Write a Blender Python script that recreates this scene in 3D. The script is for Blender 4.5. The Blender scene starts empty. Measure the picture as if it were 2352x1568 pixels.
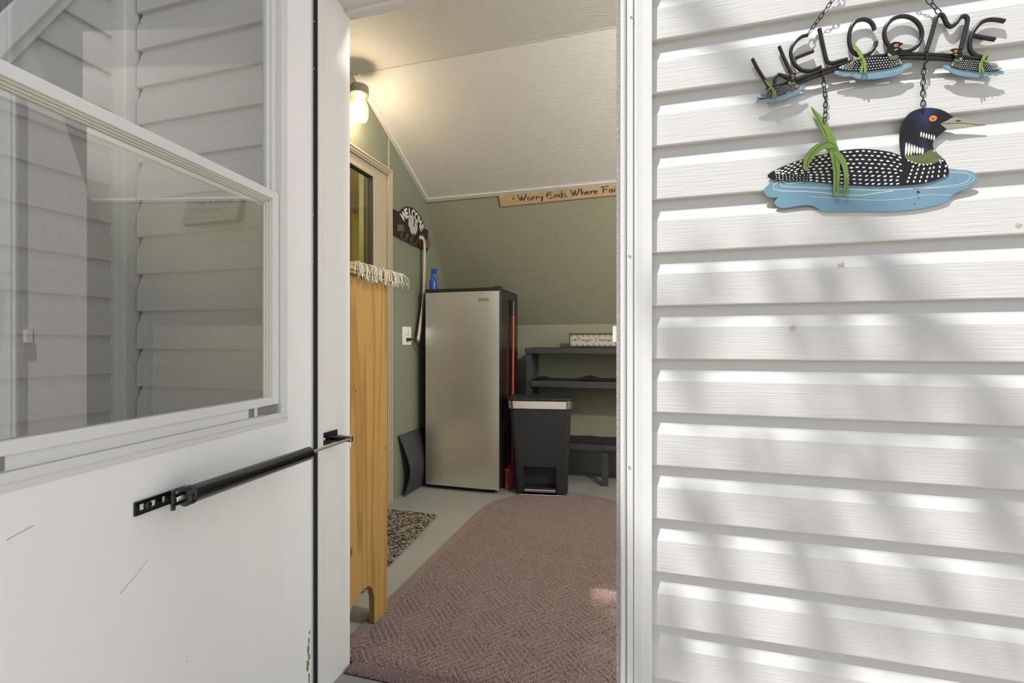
import bpy, bmesh, math, random
import numpy as np
from mathutils import Vector, Matrix, noise as mnoise

SC = bpy.context.scene
COL = SC.collection

# ------------------------------------------------------------------ camera
YAW = math.radians(16.14)
CS, SN = math.cos(YAW), math.sin(YAW)
CAMZ, FPX, CX, CY = 1.04, 1085.0, 1176.0, 790.0
cam_d = bpy.data.cameras.new('camera')
cam_d.sensor_fit = 'HORIZONTAL'
cam_d.sensor_width = 36.0
cam_d.lens = 36.0 * FPX / 2352.0
cam_d.shift_y = (CY - 784.0) / 2352.0
cam_d.clip_start = 0.02
cam_d.clip_end = 200
cam = bpy.data.objects.new('camera', cam_d)
cam.location = (0, 0, CAMZ)
cam.rotation_euler = (math.pi / 2, 0, YAW)
COL.objects.link(cam)
SC.camera = cam

# ------------------------------------------------------------------ light and exposure
vs = SC.view_settings
vs.view_transform = 'Standard'
vs.look = 'None'
vs.gamma = 1.0
vs.use_curve_mapping = False
vs.exposure = 0.0

world = bpy.data.worlds.new('world')
SC.world = world
world.use_nodes = True
wn = world.node_tree
wn.nodes.clear()
w_out = wn.nodes.new('ShaderNodeOutputWorld')
w_bg = wn.nodes.new('ShaderNodeBackground')
w_sky = wn.nodes.new('ShaderNodeTexSky')
w_sky.sky_type = 'NISHITA'
w_sky.sun_disc = False
w_sky.sun_elevation = math.radians(66)
w_sky.air_density = 1.0
w_sky.dust_density = 3.0
w_hsv = wn.nodes.new('ShaderNodeHueSaturation')
w_hsv.inputs['Saturation'].default_value = 0.35
wn.links.new(w_sky.outputs[0], w_hsv.inputs['Color'])
w_mul = wn.nodes.new('ShaderNodeMixRGB')
w_mul.blend_type = 'MULTIPLY'
w_mul.inputs[0].default_value = 1.0
w_mul.inputs[2].default_value = (1.0, 0.974, 0.945, 1)
wn.links.new(w_hsv.outputs[0], w_mul.inputs[1])
wn.links.new(w_mul.outputs[0], w_bg.inputs['Color'])
w_bg.inputs['Strength'].default_value = 0.30
wn.links.new(w_bg.outputs[0], w_out.inputs['Surface'])

SUN_AZ, SUN_EL = math.radians(34), math.radians(64)
TOSUN = Vector((-math.sin(SUN_AZ) * math.cos(SUN_EL), -math.cos(SUN_AZ) * math.cos(SUN_EL), math.sin(SUN_EL)))
sun_d = bpy.data.lights.new('sun', 'SUN')
sun_d.energy = 5.9
sun_d.angle = math.radians(0.53)
sun_d.color = (1.0, 0.985, 0.965)
sun = bpy.data.objects.new('sun', sun_d)
sun.rotation_euler = TOSUN.to_track_quat('Z', 'Y').to_euler()
sun.location = (0, 0, 20)
COL.objects.link(sun)

# fill light added at a made-up window in the unseen right wall
win_d = bpy.data.lights.new('added_window_fill', 'AREA')
win_d.shape = 'RECTANGLE'
win_d.size, win_d.size_y = 1.2, 1.0
win_d.energy = 28
win_d.color = (1.0, 0.975, 0.95)
win_l = bpy.data.objects.new('added_window_fill', win_d)
win_l.location = (1.86, 2.35, 1.45)
win_l.rotation_euler = (0, math.radians(90), 0)
COL.objects.link(win_l)

RNG = random.Random(7)

# ------------------------------------------------------------------ projection helpers
def ray(px, py):
    u = (px - CX) / FPX
    v = (CY - py) / FPX
    return Vector((CS * u - SN, SN * u + CS, v))
CAM = Vector((0, 0, CAMZ))
def onplane(px, py, p0, n):
    r = ray(px, py)
    t = (Vector(p0) - CAM).dot(Vector(n)) / r.dot(Vector(n))
    return CAM + r * t
def onY(px, py, y): return onplane(px, py, (0, y, 0), (0, 1, 0))
def onX(px, py, x): return onplane(px, py, (x, 0, 0), (1, 0, 0))
def onZ(px, py, z): return onplane(px, py, (0, 0, z), (0, 0, 1))

# ------------------------------------------------------------------ mesh builder
WM = {}
class MB:
    def __init__(s):
        s.v = []; s.f = []; s.m = []; s.cur = 0
    def add(s, vs_, fs_):
        o = len(s.v)
        s.v += [Vector(p) for p in vs_]
        for f in fs_:
            s.f.append([i + o for i in f]); s.m.append(s.cur)
        return s
    def box(s, x0, x1, y0, y1, z0, z1):
        return s.obox((x0, y0, z0), (x1 - x0, 0, 0), (0, y1 - y0, 0), (0, 0, z1 - z0))
    def obox(s, o, a, b, c):
        o, a, b, c = Vector(o), Vector(a), Vector(b), Vector(c)
        P = [o, o + a, o + a + b, o + b, o + c, o + a + c, o + a + b + c, o + b + c]
        F = [(0, 3, 2, 1), (4, 5, 6, 7), (0, 1, 5, 4), (1, 2, 6, 5), (2, 3, 7, 6), (3, 0, 4, 7)]
        if a.cross(b).dot(c) < 0:
            F = [tuple(reversed(f)) for f in F]
        return s.add(P, F)
    def prism(s, pts, d):
        """closed outline pts (3D) extruded by d"""
        d = Vector(d); pts = [Vector(p) for p in pts]; n = len(pts)
        P = pts + [p + d for p in pts]
        nrm = Vector((0, 0, 0))
        for i in range(n):
            a, b = pts[i], pts[(i + 1) % n]
            nrm += Vector(((a.y - b.y) * (a.z + b.z), (a.z - b.z) * (a.x + b.x), (a.x - b.x) * (a.y + b.y)))
        F = [list(range(n))[::-1], list(range(n, 2 * n))]
        F += [(i, (i + 1) % n, n + (i + 1) % n, n + i) for i in range(n)]
        if nrm.dot(d) < 0:
            F = [list(reversed(f)) for f in F]
        return s.add(P, F)
    def tube(s, pts, r, n=10, closed=False, cap=True):
        pts = [Vector(p) for p in pts]
        m = len(pts)
        rs = r if isinstance(r, (list, tuple)) else [r] * m
        o = len(s.v)
        prev = None
        for i, p in enumerate(pts):
            if closed:
                t = pts[(i + 1) % m] - pts[i - 1]
            else:
                t = pts[min(i + 1, m - 1)] - pts[max(i - 1, 0)]
            if t.length < 1e-9: t = Vector((0, 0, 1))
            t.normalize()
            if prev is None:
                a = Vector((0, 0, 1)) if abs(t.z) < 0.9 else Vector((1, 0, 0))
                prev = t.cross(a).normalized()
            e1 = (prev - t * prev.dot(t))
            if e1.length < 1e-6: e1 = t.orthogonal()
            e1.normalize(); prev = e1
            e2 = t.cross(e1)
            for k in range(n):
                a = 2 * math.pi * k / n
                s.v.append(p + (e1 * math.cos(a) + e2 * math.sin(a)) * rs[i])
        L = m if closed else m - 1
        for i in range(L):
            j = (i + 1) % m
            for k in range(n):
                k2 = (k + 1) % n
                s.f.append([o + i * n + k, o + i * n + k2, o + j * n + k2, o + j * n + k]); s.m.append(s.cur)
        if cap and not closed:
            s.f.append([o + k for k in range(n)][::-1]); s.m.append(s.cur)
            s.f.append([o + (m - 1) * n + k for k in range(n)]); s.m.append(s.cur)
        return s
    def lathe(s, base, axis, prof, n=32, cap=True):
        """prof = [(h, r)...] along axis from base"""
        axis = Vector(axis).normalized(); base = Vector(base)
        e1 = axis.orthogonal().normalized(); e2 = axis.cross(e1)
        o = len(s.v)
        for h, r in prof:
            for k in range(n):
                a = 2 * math.pi * k / n
                s.v.append(base + axis * h + (e1 * math.cos(a) + e2 * math.sin(a)) * r)
        for i in range(len(prof) - 1):
            for k in range(n):
                k2 = (k + 1) % n
                s.f.append([o + i * n + k, o + i * n + k2, o + (i + 1) * n + k2, o + (i + 1) * n + k]); s.m.append(s.cur)
        if cap:
            s.f.append([o + k for k in range(n)][::-1]); s.m.append(s.cur)
            s.f.append([o + (len(prof) - 1) * n + k for k in range(n)]); s.m.append(s.cur)
        return s
    def blob(s, c, rx, ry, rz, nu=8, nv=6, M=None):
        c = Vector(c); P = []; F = []
        for j in range(1, nv):
            th = math.pi * j / nv
            for i in range(nu):
                ph = 2 * math.pi * i / nu
                q = Vector((rx * math.sin(th) * math.cos(ph), ry * math.sin(th) * math.sin(ph), rz * math.cos(th)))
                P.append(c + (M @ q if M else q))
        t = Vector((0, 0, rz)); P.append(c + (M @ t if M else t)); P.append(c - (M @ t if M else t))
        for j in range(nv - 2):
            for i in range(nu):
                i2 = (i + 1) % nu
                F.append((j * nu + i, (j + 1) * nu + i, (j + 1) * nu + i2, j * nu + i2))
        top, bot = len(P) - 2, len(P) - 1
        for i in range(nu):
            i2 = (i + 1) % nu
            F.append((top, i, i2)); F.append((bot, (nv - 2) * nu + i2, (nv - 2) * nu + i))
        return s.add(P, F)
    def disc(s, c, ax, bx, n=10):
        c, ax, bx = Vector(c), Vector(ax), Vector(bx)
        return s.add([c + ax * math.cos(2 * math.pi * k / n) + bx * math.sin(2 * math.pi * k / n) for k in range(n)], [list(range(n))])
    def build(s, name, mats, parent=None, origin=None, smooth=False, bevel=0.0, seg=2, cast=True):
        if not isinstance(mats, (list, tuple)): mats = [mats]
        if parent is not None:
            M = WM[parent.name]
        else:
            if origin is None:
                lo = [min(p[i] for p in s.v) for i in range(3)]; hi = [max(p[i] for p in s.v) for i in range(3)]
                origin = ((lo[0] + hi[0]) / 2, (lo[1] + hi[1]) / 2, lo[2])
            M = Matrix.Translation(Vector(origin))
        inv = M.inverted()
        me = bpy.data.meshes.new(name)
        me.from_pydata([inv @ p for p in s.v], [], s.f)
        for m in mats: me.materials.append(m)
        me.polygons.foreach_set('material_index', s.m)
        if smooth: me.polygons.foreach_set('use_smooth', [True] * len(me.polygons))
        me.update()
        o = bpy.data.objects.new(name, me)
        COL.objects.link(o)
        if parent is not None: o.parent = parent
        else: o.location = M.translation
        WM[o.name] = M
        if bevel > 0:
            b = o.modifiers.new('bevel', 'BEVEL'); b.width = bevel; b.segments = seg
            b.limit_method = 'ANGLE'; b.angle_limit = math.radians(40)
        if smooth and bevel == 0:
            e = o.modifiers.new('split', 'EDGE_SPLIT'); e.split_angle = math.radians(42)
        return o

def tag(o, label=None, cat=None, group=None, kind=None):
    if label: o['label'] = label
    if cat: o['category'] = cat
    if group: o['group'] = group
    if kind: o['kind'] = kind
    return o
def thing(name, loc, label=None, cat=None, group=None, kind=None, rz=0.0):
    o = bpy.data.objects.new(name, None)
    o.empty_display_size = 0.1
    o.location = loc; o.rotation_euler = (0, 0, rz)
    COL.objects.link(o)
    WM[o.name] = Matrix.Translation(Vector(loc)) @ Matrix.Rotation(rz, 4, 'Z')
    return tag(o, label, cat, group, kind)

def smooth_path(pts, k=6, closed=False):
    pts = [Vector(p) for p in pts]; n = len(pts); out = []
    rng = n if closed else n - 1
    for i in range(rng):
        if closed:
            p0, p1, p2, p3 = pts[i - 1], pts[i], pts[(i + 1) % n], pts[(i + 2) % n]
        else:
            p0, p1, p2, p3 = pts[max(i - 1, 0)], pts[i], pts[i + 1], pts[min(i + 2, n - 1)]
        for j in range(k):
            t = j / k
            out.append(0.5 * ((2 * p1) + (p2 - p0) * t + (2 * p0 - 5 * p1 + 4 * p2 - p3) * t * t + (3 * p1 - p0 - 3 * p2 + p3) * t ** 3))
    if not closed: out.append(pts[-1])
    return out

# ------------------------------------------------------------------ materials
def mat(name, col, rough=0.6, metal=0.0, spec=0.5, bump=None, var=None, coat=0.0, coords='Object', aniso=0.0):
    """bump = (scale xyz, strength, distance[, detail]); var = (scale xyz, colour2, contrast[, detail])"""
    m = bpy.data.materials.new(name); m.use_nodes = True
    nt = m.node_tree; b = nt.nodes['Principled BSDF']
    b.inputs['Base Color'].default_value = (*col, 1)
    b.inputs['Roughness'].default_value = rough
    b.inputs['Metallic'].default_value = metal
    b.inputs['Specular IOR Level'].default_value = spec
    if coat: b.inputs['Coat Weight'].default_value = coat; b.inputs['Coat Roughness'].default_value = 0.08
    if aniso: b.inputs['Anisotropic'].default_value = aniso
    tc = nt.nodes.new('ShaderNodeTexCoord')
    def nz(scale, detail):
        mp = nt.nodes.new('ShaderNodeMapping'); mp.inputs['Scale'].default_value = scale
        nt.links.new(tc.outputs[coords], mp.inputs['Vector'])
        t = nt.nodes.new('ShaderNodeTexNoise'); t.inputs['Scale'].default_value = 1.0; t.inputs['Detail'].default_value = detail
        nt.links.new(mp.outputs[0], t.inputs['Vector'])
        return t
    if bump:
        t = nz(bump[0], bump[3] if len(bump) > 3 else 4)
        bn = nt.nodes.new('ShaderNodeBump'); bn.inputs['Strength'].default_value = bump[1]; bn.inputs['Distance'].default_value = bump[2]
        nt.links.new(t.outputs['Fac'], bn.inputs['Height']); nt.links.new(bn.outputs[0], b.inputs['Normal'])
    if var:
        t = nz(var[0], var[3] if len(var) > 3 else 4)
        r = nt.nodes.new('ShaderNodeMapRange'); bi = var[4] if len(var) > 4 else 0.5; r.inputs['From Min'].default_value = bi - 0.5 / var[2]; r.inputs['From Max'].default_value = bi + 0.5 / var[2]
        nt.links.new(t.outputs['Fac'], r.inputs['Value'])
        mx = nt.nodes.new('ShaderNodeMixRGB'); mx.inputs[1].default_value = (*col, 1); mx.inputs[2].default_value = (*var[1], 1)
        nt.links.new(r.outputs[0], mx.inputs[0]); nt.links.new(mx.outputs[0], b.inputs['Base Color'])
    return m

def glass(name, refl, tint=(1, 1, 1), ior=1.5, rough=0.0):
    m = bpy.data.materials.new(name); m.use_nodes = True; nt = m.node_tree; nt.nodes.clear()
    out = nt.nodes.new('ShaderNodeOutputMaterial'); mix = nt.nodes.new('ShaderNodeMixShader')
    tr = nt.nodes.new('ShaderNodeBsdfTransparent'); tr.inputs[0].default_value = (*tint, 1)
    gl = nt.nodes.new('ShaderNodeBsdfGlossy'); gl.inputs['Roughness'].default_value = rough
    lw = nt.nodes.new('ShaderNodeLayerWeight'); lw.inputs['Blend'].default_value = 0.5
    pw = nt.nodes.new('ShaderNodeMath'); pw.operation = 'POWER'; pw.inputs[1].default_value = 4.0
    nt.links.new(lw.outputs['Facing'], pw.inputs[0])
    f0 = ((ior - 1) / (ior + 1)) ** 2
    ml = nt.nodes.new('ShaderNodeMath'); ml.operation = 'MULTIPLY_ADD'; ml.inputs[1].default_value = refl * (1 - f0); ml.inputs[2].default_value = refl * f0; ml.use_clamp = True
    nt.links.new(pw.outputs[0], ml.inputs[0]); nt.links.new(ml.outputs[0], mix.inputs[0])
    nt.links.new(tr.outputs[0], mix.inputs[1]); nt.links.new(gl.outputs[0], mix.inputs[2]); nt.links.new(mix.outputs[0], out.inputs[0])
    return m

def emis(name, col, s):
    m = bpy.data.materials.new(name); m.use_nodes = True
    b = m.node_tree.nodes['Principled BSDF']
    b.inputs['Base Color'].default_value = (*col, 1)
    b.inputs['Emission Color'].default_value = (*col, 1); b.inputs['Emission Strength'].default_value = s
    return m

def wood(name, c1, c2, c3, scale=(14, 14, 1.2), rough=0.38, knot=True, rot=(0, 0, 0)):
    m = bpy.data.materials.new(name); m.use_nodes = True; nt = m.node_tree; b = nt.nodes['Principled BSDF']
    tc = nt.nodes.new('ShaderNodeTexCoord'); mp = nt.nodes.new('ShaderNodeMapping')
    mp.inputs['Scale'].default_value = scale; mp.inputs['Rotation'].default_value = rot
    nt.links.new(tc.outputs['Object'], mp.inputs['Vector'])
    n1 = nt.nodes.new('ShaderNodeTexNoise'); n1.inputs['Scale'].default_value = 0.55; n1.inputs['Detail'].default_value = 2; n1.inputs['Distortion'].default_value = 0.4
    nt.links.new(mp.outputs[0], n1.inputs['Vector'])
    ml = nt.nodes.new('ShaderNodeMath'); ml.operation = 'MULTIPLY'; ml.inputs[1].default_value = 7.0
    nt.links.new(n1.outputs['Fac'], ml.inputs[0])
    fr = nt.nodes.new('ShaderNodeMath'); fr.operation = 'FRACT'; nt.links.new(ml.outputs[0], fr.inputs[0])
    cr = nt.nodes.new('ShaderNodeValToRGB')
    cr.color_ramp.elements[0].color = (*c2, 1); cr.color_ramp.elements[0].position = 0.0
    cr.color_ramp.elements[1].color = (*c1, 1); cr.color_ramp.elements[1].position = 0.35
    e = cr.color_ramp.elements.new(0.86); e.color = (*c1, 1)
    e = cr.color_ramp.elements.new(1.0); e.color = (*c2, 1)
    nt.links.new(fr.outputs[0], cr.inputs[0])
    n2 = nt.nodes.new('ShaderNodeTexNoise'); n2.inputs['Scale'].default_value = 9; n2.inputs['Detail'].default_value = 6
    nt.links.new(mp.outputs[0], n2.inputs['Vector'])
    mx = nt.nodes.new('ShaderNodeMixRGB'); mx.blend_type = 'MULTIPLY'; mx.inputs[0].default_value = 0.35
    nt.links.new(cr.outputs[0], mx.inputs[1]); nt.links.new(n2.outputs['Fac'], mx.inputs[2])
    last = mx.outputs[0]
    if knot:
        vo = nt.nodes.new('ShaderNodeTexVoronoi'); vo.inputs['Scale'].default_value = 0.42
        mp2 = nt.nodes.new('ShaderNodeMapping'); mp2.inputs['Scale'].default_value = (scale[0] * .8, scale[1] * .8, scale[2] * 3.2); mp2.inputs['Rotation'].default_value = rot
        nt.links.new(tc.outputs['Object'], mp2.inputs['Vector']); nt.links.new(mp2.outputs[0], vo.inputs['Vector'])
        r = nt.nodes.new('ShaderNodeMapRange'); r.inputs['From Min'].default_value = 0.05; r.inputs['From Max'].default_value = 0.16
        nt.links.new(vo.outputs['Distance'], r.inputs['Value'])
        m3 = nt.nodes.new('ShaderNodeMixRGB'); m3.inputs[1].default_value = (*c3, 1)
        nt.links.new(r.outputs[0], m3.inputs[0]); nt.links.new(last, m3.inputs[2]); last = m3.outputs[0]
    nt.links.new(last, b.inputs['Base Color'])
    b.inputs['Roughness'].default_value = rough
    return m

M_WHITE = mat('white_vinyl_trim', (.69, .688, .675), 0.38)
M_ALU = mat('white_painted_aluminium', (.74, .74, .725), 0.33, spec=0.5, var=((3, 3, 3), (.70, .70, .68), 1.5))
M_DOORFACE = mat('white_embossed_door_skin', (.85, .85, .84), 0.34, bump=((260, 260, 900), 0.06, 0.0004))
M_SIDE_F = mat('grey_vinyl_siding_grain', (.595, .588, .572), 0.5, bump=((9, 9, 300), 0.55, 0.0016, 4))
M_SIDE_B = mat('grey_vinyl_siding_smooth', (.595, .588, .572), 0.45, bump=((5, 5, 160), 0.10, 0.0006, 3))
M_JAMB = mat('painted_jamb', (.73, .72, .70), 0.5, bump=((90, 90, 6), 0.12, 0.0006), var=((40, 40, 2), (.70, .685, .66), 1.3))
M_DARKWALL = mat('dark_grey_upper_wall_sun_block', (.085, .085, .092), 0.5, var=((9, 9, .6), (.14, .14, .15), 2))
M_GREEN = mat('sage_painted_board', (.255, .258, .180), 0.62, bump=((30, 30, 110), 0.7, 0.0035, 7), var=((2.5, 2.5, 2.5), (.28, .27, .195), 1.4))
M_GREENL = mat('sage_board_darkened_for_lamp', (.178, .190, .136), 0.62, bump=((30, 30, 110), 0.7, 0.0035, 7), var=((2.5, 2.5, 2.5), (.20, .208, .15), 1.4))  # sage board darkened in colour to offset lamp light on the gable wall
M_CEIL = mat('cream_painted_board', (.66, .64, .61), 0.65, bump=((30, 80, 110), 0.7, 0.0035, 7), var=((1.8, 1.8, 1.8), (.62, .595, .56), 1.3))
M_CASING = mat('cream_door_casing', (.43, .36, .26), 0.45)
M_CONC = mat('grey_painted_concrete', (.29, .285, .27), 0.5, bump=((18, 18, 18), 0.15, 0.002), var=((4, 4, 4), (.24, .235, .22), 1.6))
M_GROUND = mat('pale_gravel_ground', (.42, .385, .33), 0.9, bump=((40, 40, 40), 0.4, 0.01), var=((8, 8, 8), (.34, .31, .265), 1.6))
M_BLACKM = mat('black_painted_metal', (.007, .007, .008), 0.16, spec=0.6, bump=((60, 60, 60), 0.05, 0.0005))
M_IRON = mat('black_iron_rod', (.009, .0085, .008), 0.30, spec=0.5, bump=((90, 90, 90), 0.3, 0.0008), var=((50, 50, 50), (.022, .016, .012), 3))
M_CHROME = mat('chrome', (.75, .75, .74), 0.16, metal=1)
M_STEEL = mat('brushed_steel', (.90, .87, .81), 0.36, metal=1, bump=((1.2, 400, 400), 0.05, 0.0003), aniso=0.6)
M_STEELB = mat('polished_steel_band', (.62, .60, .56), 0.22, metal=1)
M_BLKPL = mat('black_plastic', (.018, .018, .02), 0.42, bump=((300, 300, 300), 0.08, 0.0004))
M_BLKGL = mat('black_gloss_cabinet', (.014, .013, .012), 0.22, bump=((160, 160, 160), 0.12, 0.0006))
M_BLKWOOD = mat('black_stained_wood', (.035, .036, .04), 0.5, bump=((6, 40, 60), 0.4, 0.001), var=((3, 30, 40), (.06, .06, .066), 1.6))
M_LINER = mat('black_rubber_liner', (.010, .010, .012), 0.6)
M_RUBBER = mat('dark_weatherstrip', (.03, .028, .026), 0.8, bump=((200, 200, 60), 0.5, 0.002))
M_FUZZ = mat('grey_pile_weatherstrip', (.22, .21, .20), 0.95, bump=((600, 600, 600), 0.8, 0.002, 2), var=((420, 420, 420), (.46, .44, .42), 3))
M_WOOD = wood('varnished_pine', (.41, .245, .074), (.31, .165, .045), (.08, .03, .015), scale=(9, 16, 0.9))
M_OLIVE = mat('olive_yellow_cloth', (.33, .29, .11), 0.75, bump=((200, 200, 200), 0.2, 0.0006))
M_FRINGE = mat('cream_cotton_fringe', (.66, .61, .53), 0.85)
M_SIGNW = wood('pale_sign_wood', (.56, .40, .24), (.50, .35, .20), (.3, .2, .1), scale=(1.2, 10, 14), rough=0.55, knot=False)
M_INK = mat('dark_brown_paint', (.03, .022, .014), 0.6)
M_BLUEWATER = mat('blue_water_paint', (.12, .25, .34), 0.42, bump=((50, 50, 50), 0.15, 0.001), var=((16, 16, 16), (.17, .30, .38), 2.2, 6))
M_BODY = mat('loon_black_paint', (.008, .008, .007), 0.38, spec=0.3, coat=0.05, bump=((18, 18, 18), 0.25, 0.004), var=((14, 14, 14), (.010, .011, .018), 2))
M_HEADP = mat('loon_head_blue_black_paint', (.006, .007, .006), 0.33, spec=0.35, coat=0.08, bump=((20, 20, 20), 0.3, 0.004), var=((22, 22, 12), (.022, .032, .085), 6, 4, .62))
M_COLLAR = mat('loon_green_collar_paint', (.05, .11, .018), 0.3, coat=0.4, var=((40, 40, 60), (.13, .13, .04), 2.5))
M_SPOT = mat('loon_white_paint', (.72, .70, .62), 0.5)
M_BEAK = mat('loon_beak_grey_paint', (.24, .25, .19), 0.35, var=((40, 40, 90), (.34, .32, .25), 2))
M_EYE = mat('orange_eye_paint', (.62, .20, .05), 0.4)
M_LEAFP = mat('green_leaf_paint', (.14, .25, .03), 0.4, coat=0.1, var=((30, 30, 20), (.20, .32, .06), 2))
M_WHITEPL = mat('white_plastic_plate', (.75, .73, .69), 0.35)
M_BLUEPL = mat('blue_plastic', (.012, .055, .32), 0.3, var=((60, 60, 60), (.03, .10, .45), 2))
M_RED = mat('orange_red_pole', (.33, .050, .025), 0.32)
M_PINK = mat('pink_red_bristle', (.42, .06, .09), 0.55, bump=((400, 400, 20), 0.6, 0.002))
M_STRAP = mat('cream_strap', (.60, .50, .38), 0.5)
M_BRONZE = mat('brown_bronze', (.17, .10, .065), 0.45, metal=0.2)
M_RACK = mat('black_cut_metal', (.02, .016, .014), 0.4)
M_GREYART = mat('pale_grey_cutout', (.42, .41, .34), 0.6, bump=((120, 120, 120), 0.5, 0.001))
M_SLATE = mat('grey_slate_face', (.36, .35, .34), 0.6, bump=((60, 60, 60), 0.2, 0.001))
M_SLATEB = mat('brown_slate_edge', (.05, .036, .026), 0.8, bump=((80, 80, 80), 0.5, 0.002))
M_PAPER = mat('cream_card', (.52, .47, .38), 0.7)
M_LAMPCAP = mat('grey_lamp_cap', (.20, .18, .15), 0.45)
M_BRASS = mat('brass', (.72, .45, .16), 0.3, metal=1)
M_BARK = mat('bark', (.12, .09, .065), 0.9, bump=((12, 12, 3), 0.8, 0.02))
M_LEAF = mat('tree_leaf', (.09, .16, .035), 0.6)
M_TRACK = mat('grey_zinc_track', (.24, .24, .26), 0.5, metal=0.3)
M_JAR = glass('jar_glass', 2.2, (1, .97, .90), 1.5, 0.08)
M_DULL = mat('dull_badge_metal', (.42, .40, .36), 0.5, metal=0.6)
_nt = M_JAR.node_tree
_o = [n for n in _nt.nodes if n.type == 'OUTPUT_MATERIAL'][0]; _g = _o.inputs[0].links[0].from_node
_t = _nt.nodes.new('ShaderNodeBsdfTranslucent'); _t.inputs[0].default_value = (.95, .92, .84, 1)
_m = _nt.nodes.new('ShaderNodeMixShader'); _m.inputs[0].default_value = .05
_nt.links.new(_g.outputs[0], _m.inputs[1]); _nt.links.new(_t.outputs[0], _m.inputs[2]); _nt.links.new(_m.outputs[0], _o.inputs[0])
M_BULB = emis('lit_bulb', (1.0, .86, .62), 26)
M_YELLOW = mat('yellow_room_wall', (.50, .40, .09), 0.7)
M_OLIVEW = mat('olive_room_panel', (.20, .175, .06), 0.6)
M_GLASS = glass('door_glass', 4.3)
M_GLASSU = glass('upper_door_glass', 1.7)
M_GLASS2 = glass('house_door_glass', 1.6, (.86, .88, .78))

# ================================================================== THE SETTING
def lap(mb, a0, a1, z_lo, z_hi, zref, pitch, frame):
    """dutch lap siding courses; frame(a, depth, z) -> point, depth = how far it stands off the wall sheet"""
    k = math.floor((z_lo - zref) / pitch)
    while zref + k * pitch < z_hi:
        z0 = zref + k * pitch
        P = [(0.0, z0 + .002), (.0155, z0 + .0005), (.0165, z0 + .003), (.0150, z0 + pitch * .60), (.0055, z0 + pitch * .765), (.0008, z0 + pitch + .004)]
        for j in range(len(P) - 1):
            q = [frame(a0, P[j][0], P[j][1]), frame(a1, P[j][0], P[j][1]), frame(a1, P[j + 1][0], P[j + 1][1]), frame(a0, P[j + 1][0], P[j + 1][1])]
            mb.cur = 0 if j == 2 else 1
            mb.add(q, [(0, 1, 2, 3)])
        k += 1
    mb.cur = 0
FY = 1.1965        # sheet plane of the front wall, siding faces stand at 1.18
wf = thing('wall_front', (0, FY, 0), 'front wall of the entry clad in pale grey lap siding', None, kind='structure')
fr_front = lambda a, d, z: (a, FY - d, z)
mb = MB(); lap(mb, .002, 2.4, -.2, 3.1, 1.0035, .1270, fr_front)
mb.build('siding', [M_SIDE_F, M_SIDE_B], wf)
for (px, py, rr_) in ((1821, 752, .0068), (1935, 606, .0050), (2341, 517, .0060), (1927, 608, .0030)):
    p = onY(px, py, FY - .0168); mb = MB()
    P = [(p.x + rr_ * math.cos(k * math.pi / 6) * RNG.uniform(.6, 1.1), p.y, p.z + rr_ * math.sin(k * math.pi / 6) * RNG.uniform(.5, 1.0)) for k in range(12)]
    mb.prism(P, (0, .0008, 0))
    mb.build('mud_spot', bpy.data.materials.get('ochre_mud') or mat('ochre_mud', (.52, .42, .26), .9, bump=((500, 500, 500), 1, .002), var=((260, 260, 260), (.60, .57, .50), 3)), wf)
mb = MB(); lap(mb, -1.661, -1.01, -.2, 3.1, 1.0235, .1262, fr_front)
mb.build('siding', [M_SIDE_F, M_SIDE_B], wf)
mb = MB(); lap(mb, -1.01, .002, 2.24, 3.1, 1.0035, .1270, fr_front)
mb.build('siding', [M_SIDE_F, M_SIDE_B], wf)
mb = MB()
mb.box(-1.72, -.985, FY, 1.325, -.2, 3.1); mb.box(-.045, 2.4, FY, 1.325, -.2, 3.1); mb.box(-.985, -.045, FY, 1.325, 2.16, 3.1)
mb.build('wall_core', M_GREEN, wf)

mb = MB(); mb.box(-1.70, -1.655, FY - .003, FY + .002, -.2, 3.0); mb.build('channel_shadow_strip', M_RUBBER, wf)  # dark strip paints the shadow in the siding channel by the corner post
# left wall: the house gable, siding outside and painted board inside
wl = thing('wall_left', (-1.70, 2.2, 0), 'gable wall of the house, lap siding outside and sage board inside', None, kind='structure')
XL = -1.7365
mb = MB(); lap(mb, 1.17, .10, -.2, 2.6, 1.067, .125, lambda a, d, z: (XL + d, a, z))
mb.build('siding', [M_SIDE_F, M_SIDE_B], wl)
XI = -1.64
def roofz(y):
    if y < 2.37: return 2.6
    if y < 3.29: return 2.6 - (y - 2.37) * .511
    return 2.13 - (y - 3.29) * 1.661
def yz(pts, x): return [(x, p[0], p[1]) for p in pts]
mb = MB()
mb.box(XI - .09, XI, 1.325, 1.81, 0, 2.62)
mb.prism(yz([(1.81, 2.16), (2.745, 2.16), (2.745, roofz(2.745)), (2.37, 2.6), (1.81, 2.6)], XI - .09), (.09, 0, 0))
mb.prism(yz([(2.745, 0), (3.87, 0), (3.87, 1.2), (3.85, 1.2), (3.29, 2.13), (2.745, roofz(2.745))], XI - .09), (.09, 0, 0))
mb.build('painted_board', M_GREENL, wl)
mb = MB(); mb.box(XI, XI + .002, 2.752, 2.757, 2.195, 2.40)
mb.build('panel_seam', M_CEIL, wl)
# dark mass above the rake, added tall to block sun from the left siding
mb = MB()
ra = onX(94, 0, -1.70); rb = onX(0, 92, -1.70)
sl = (ra.z - rb.z) / (ra.y - rb.y)
zat = lambda y: rb.z + (y - rb.y) * sl
mb.prism(yz([(1.30, zat(1.30)), (.45, zat(.45)), (-1.6, zat(.45)), (-1.6, 5.4), (1.30, 5.4)], -1.76), (.065, 0, 0))
mb.box(-4.2, -1.765, -1.6, 1.30, -.2, 5.4)
mb.build('upper_wall_sun_block', M_DARKWALL, wl)
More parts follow.
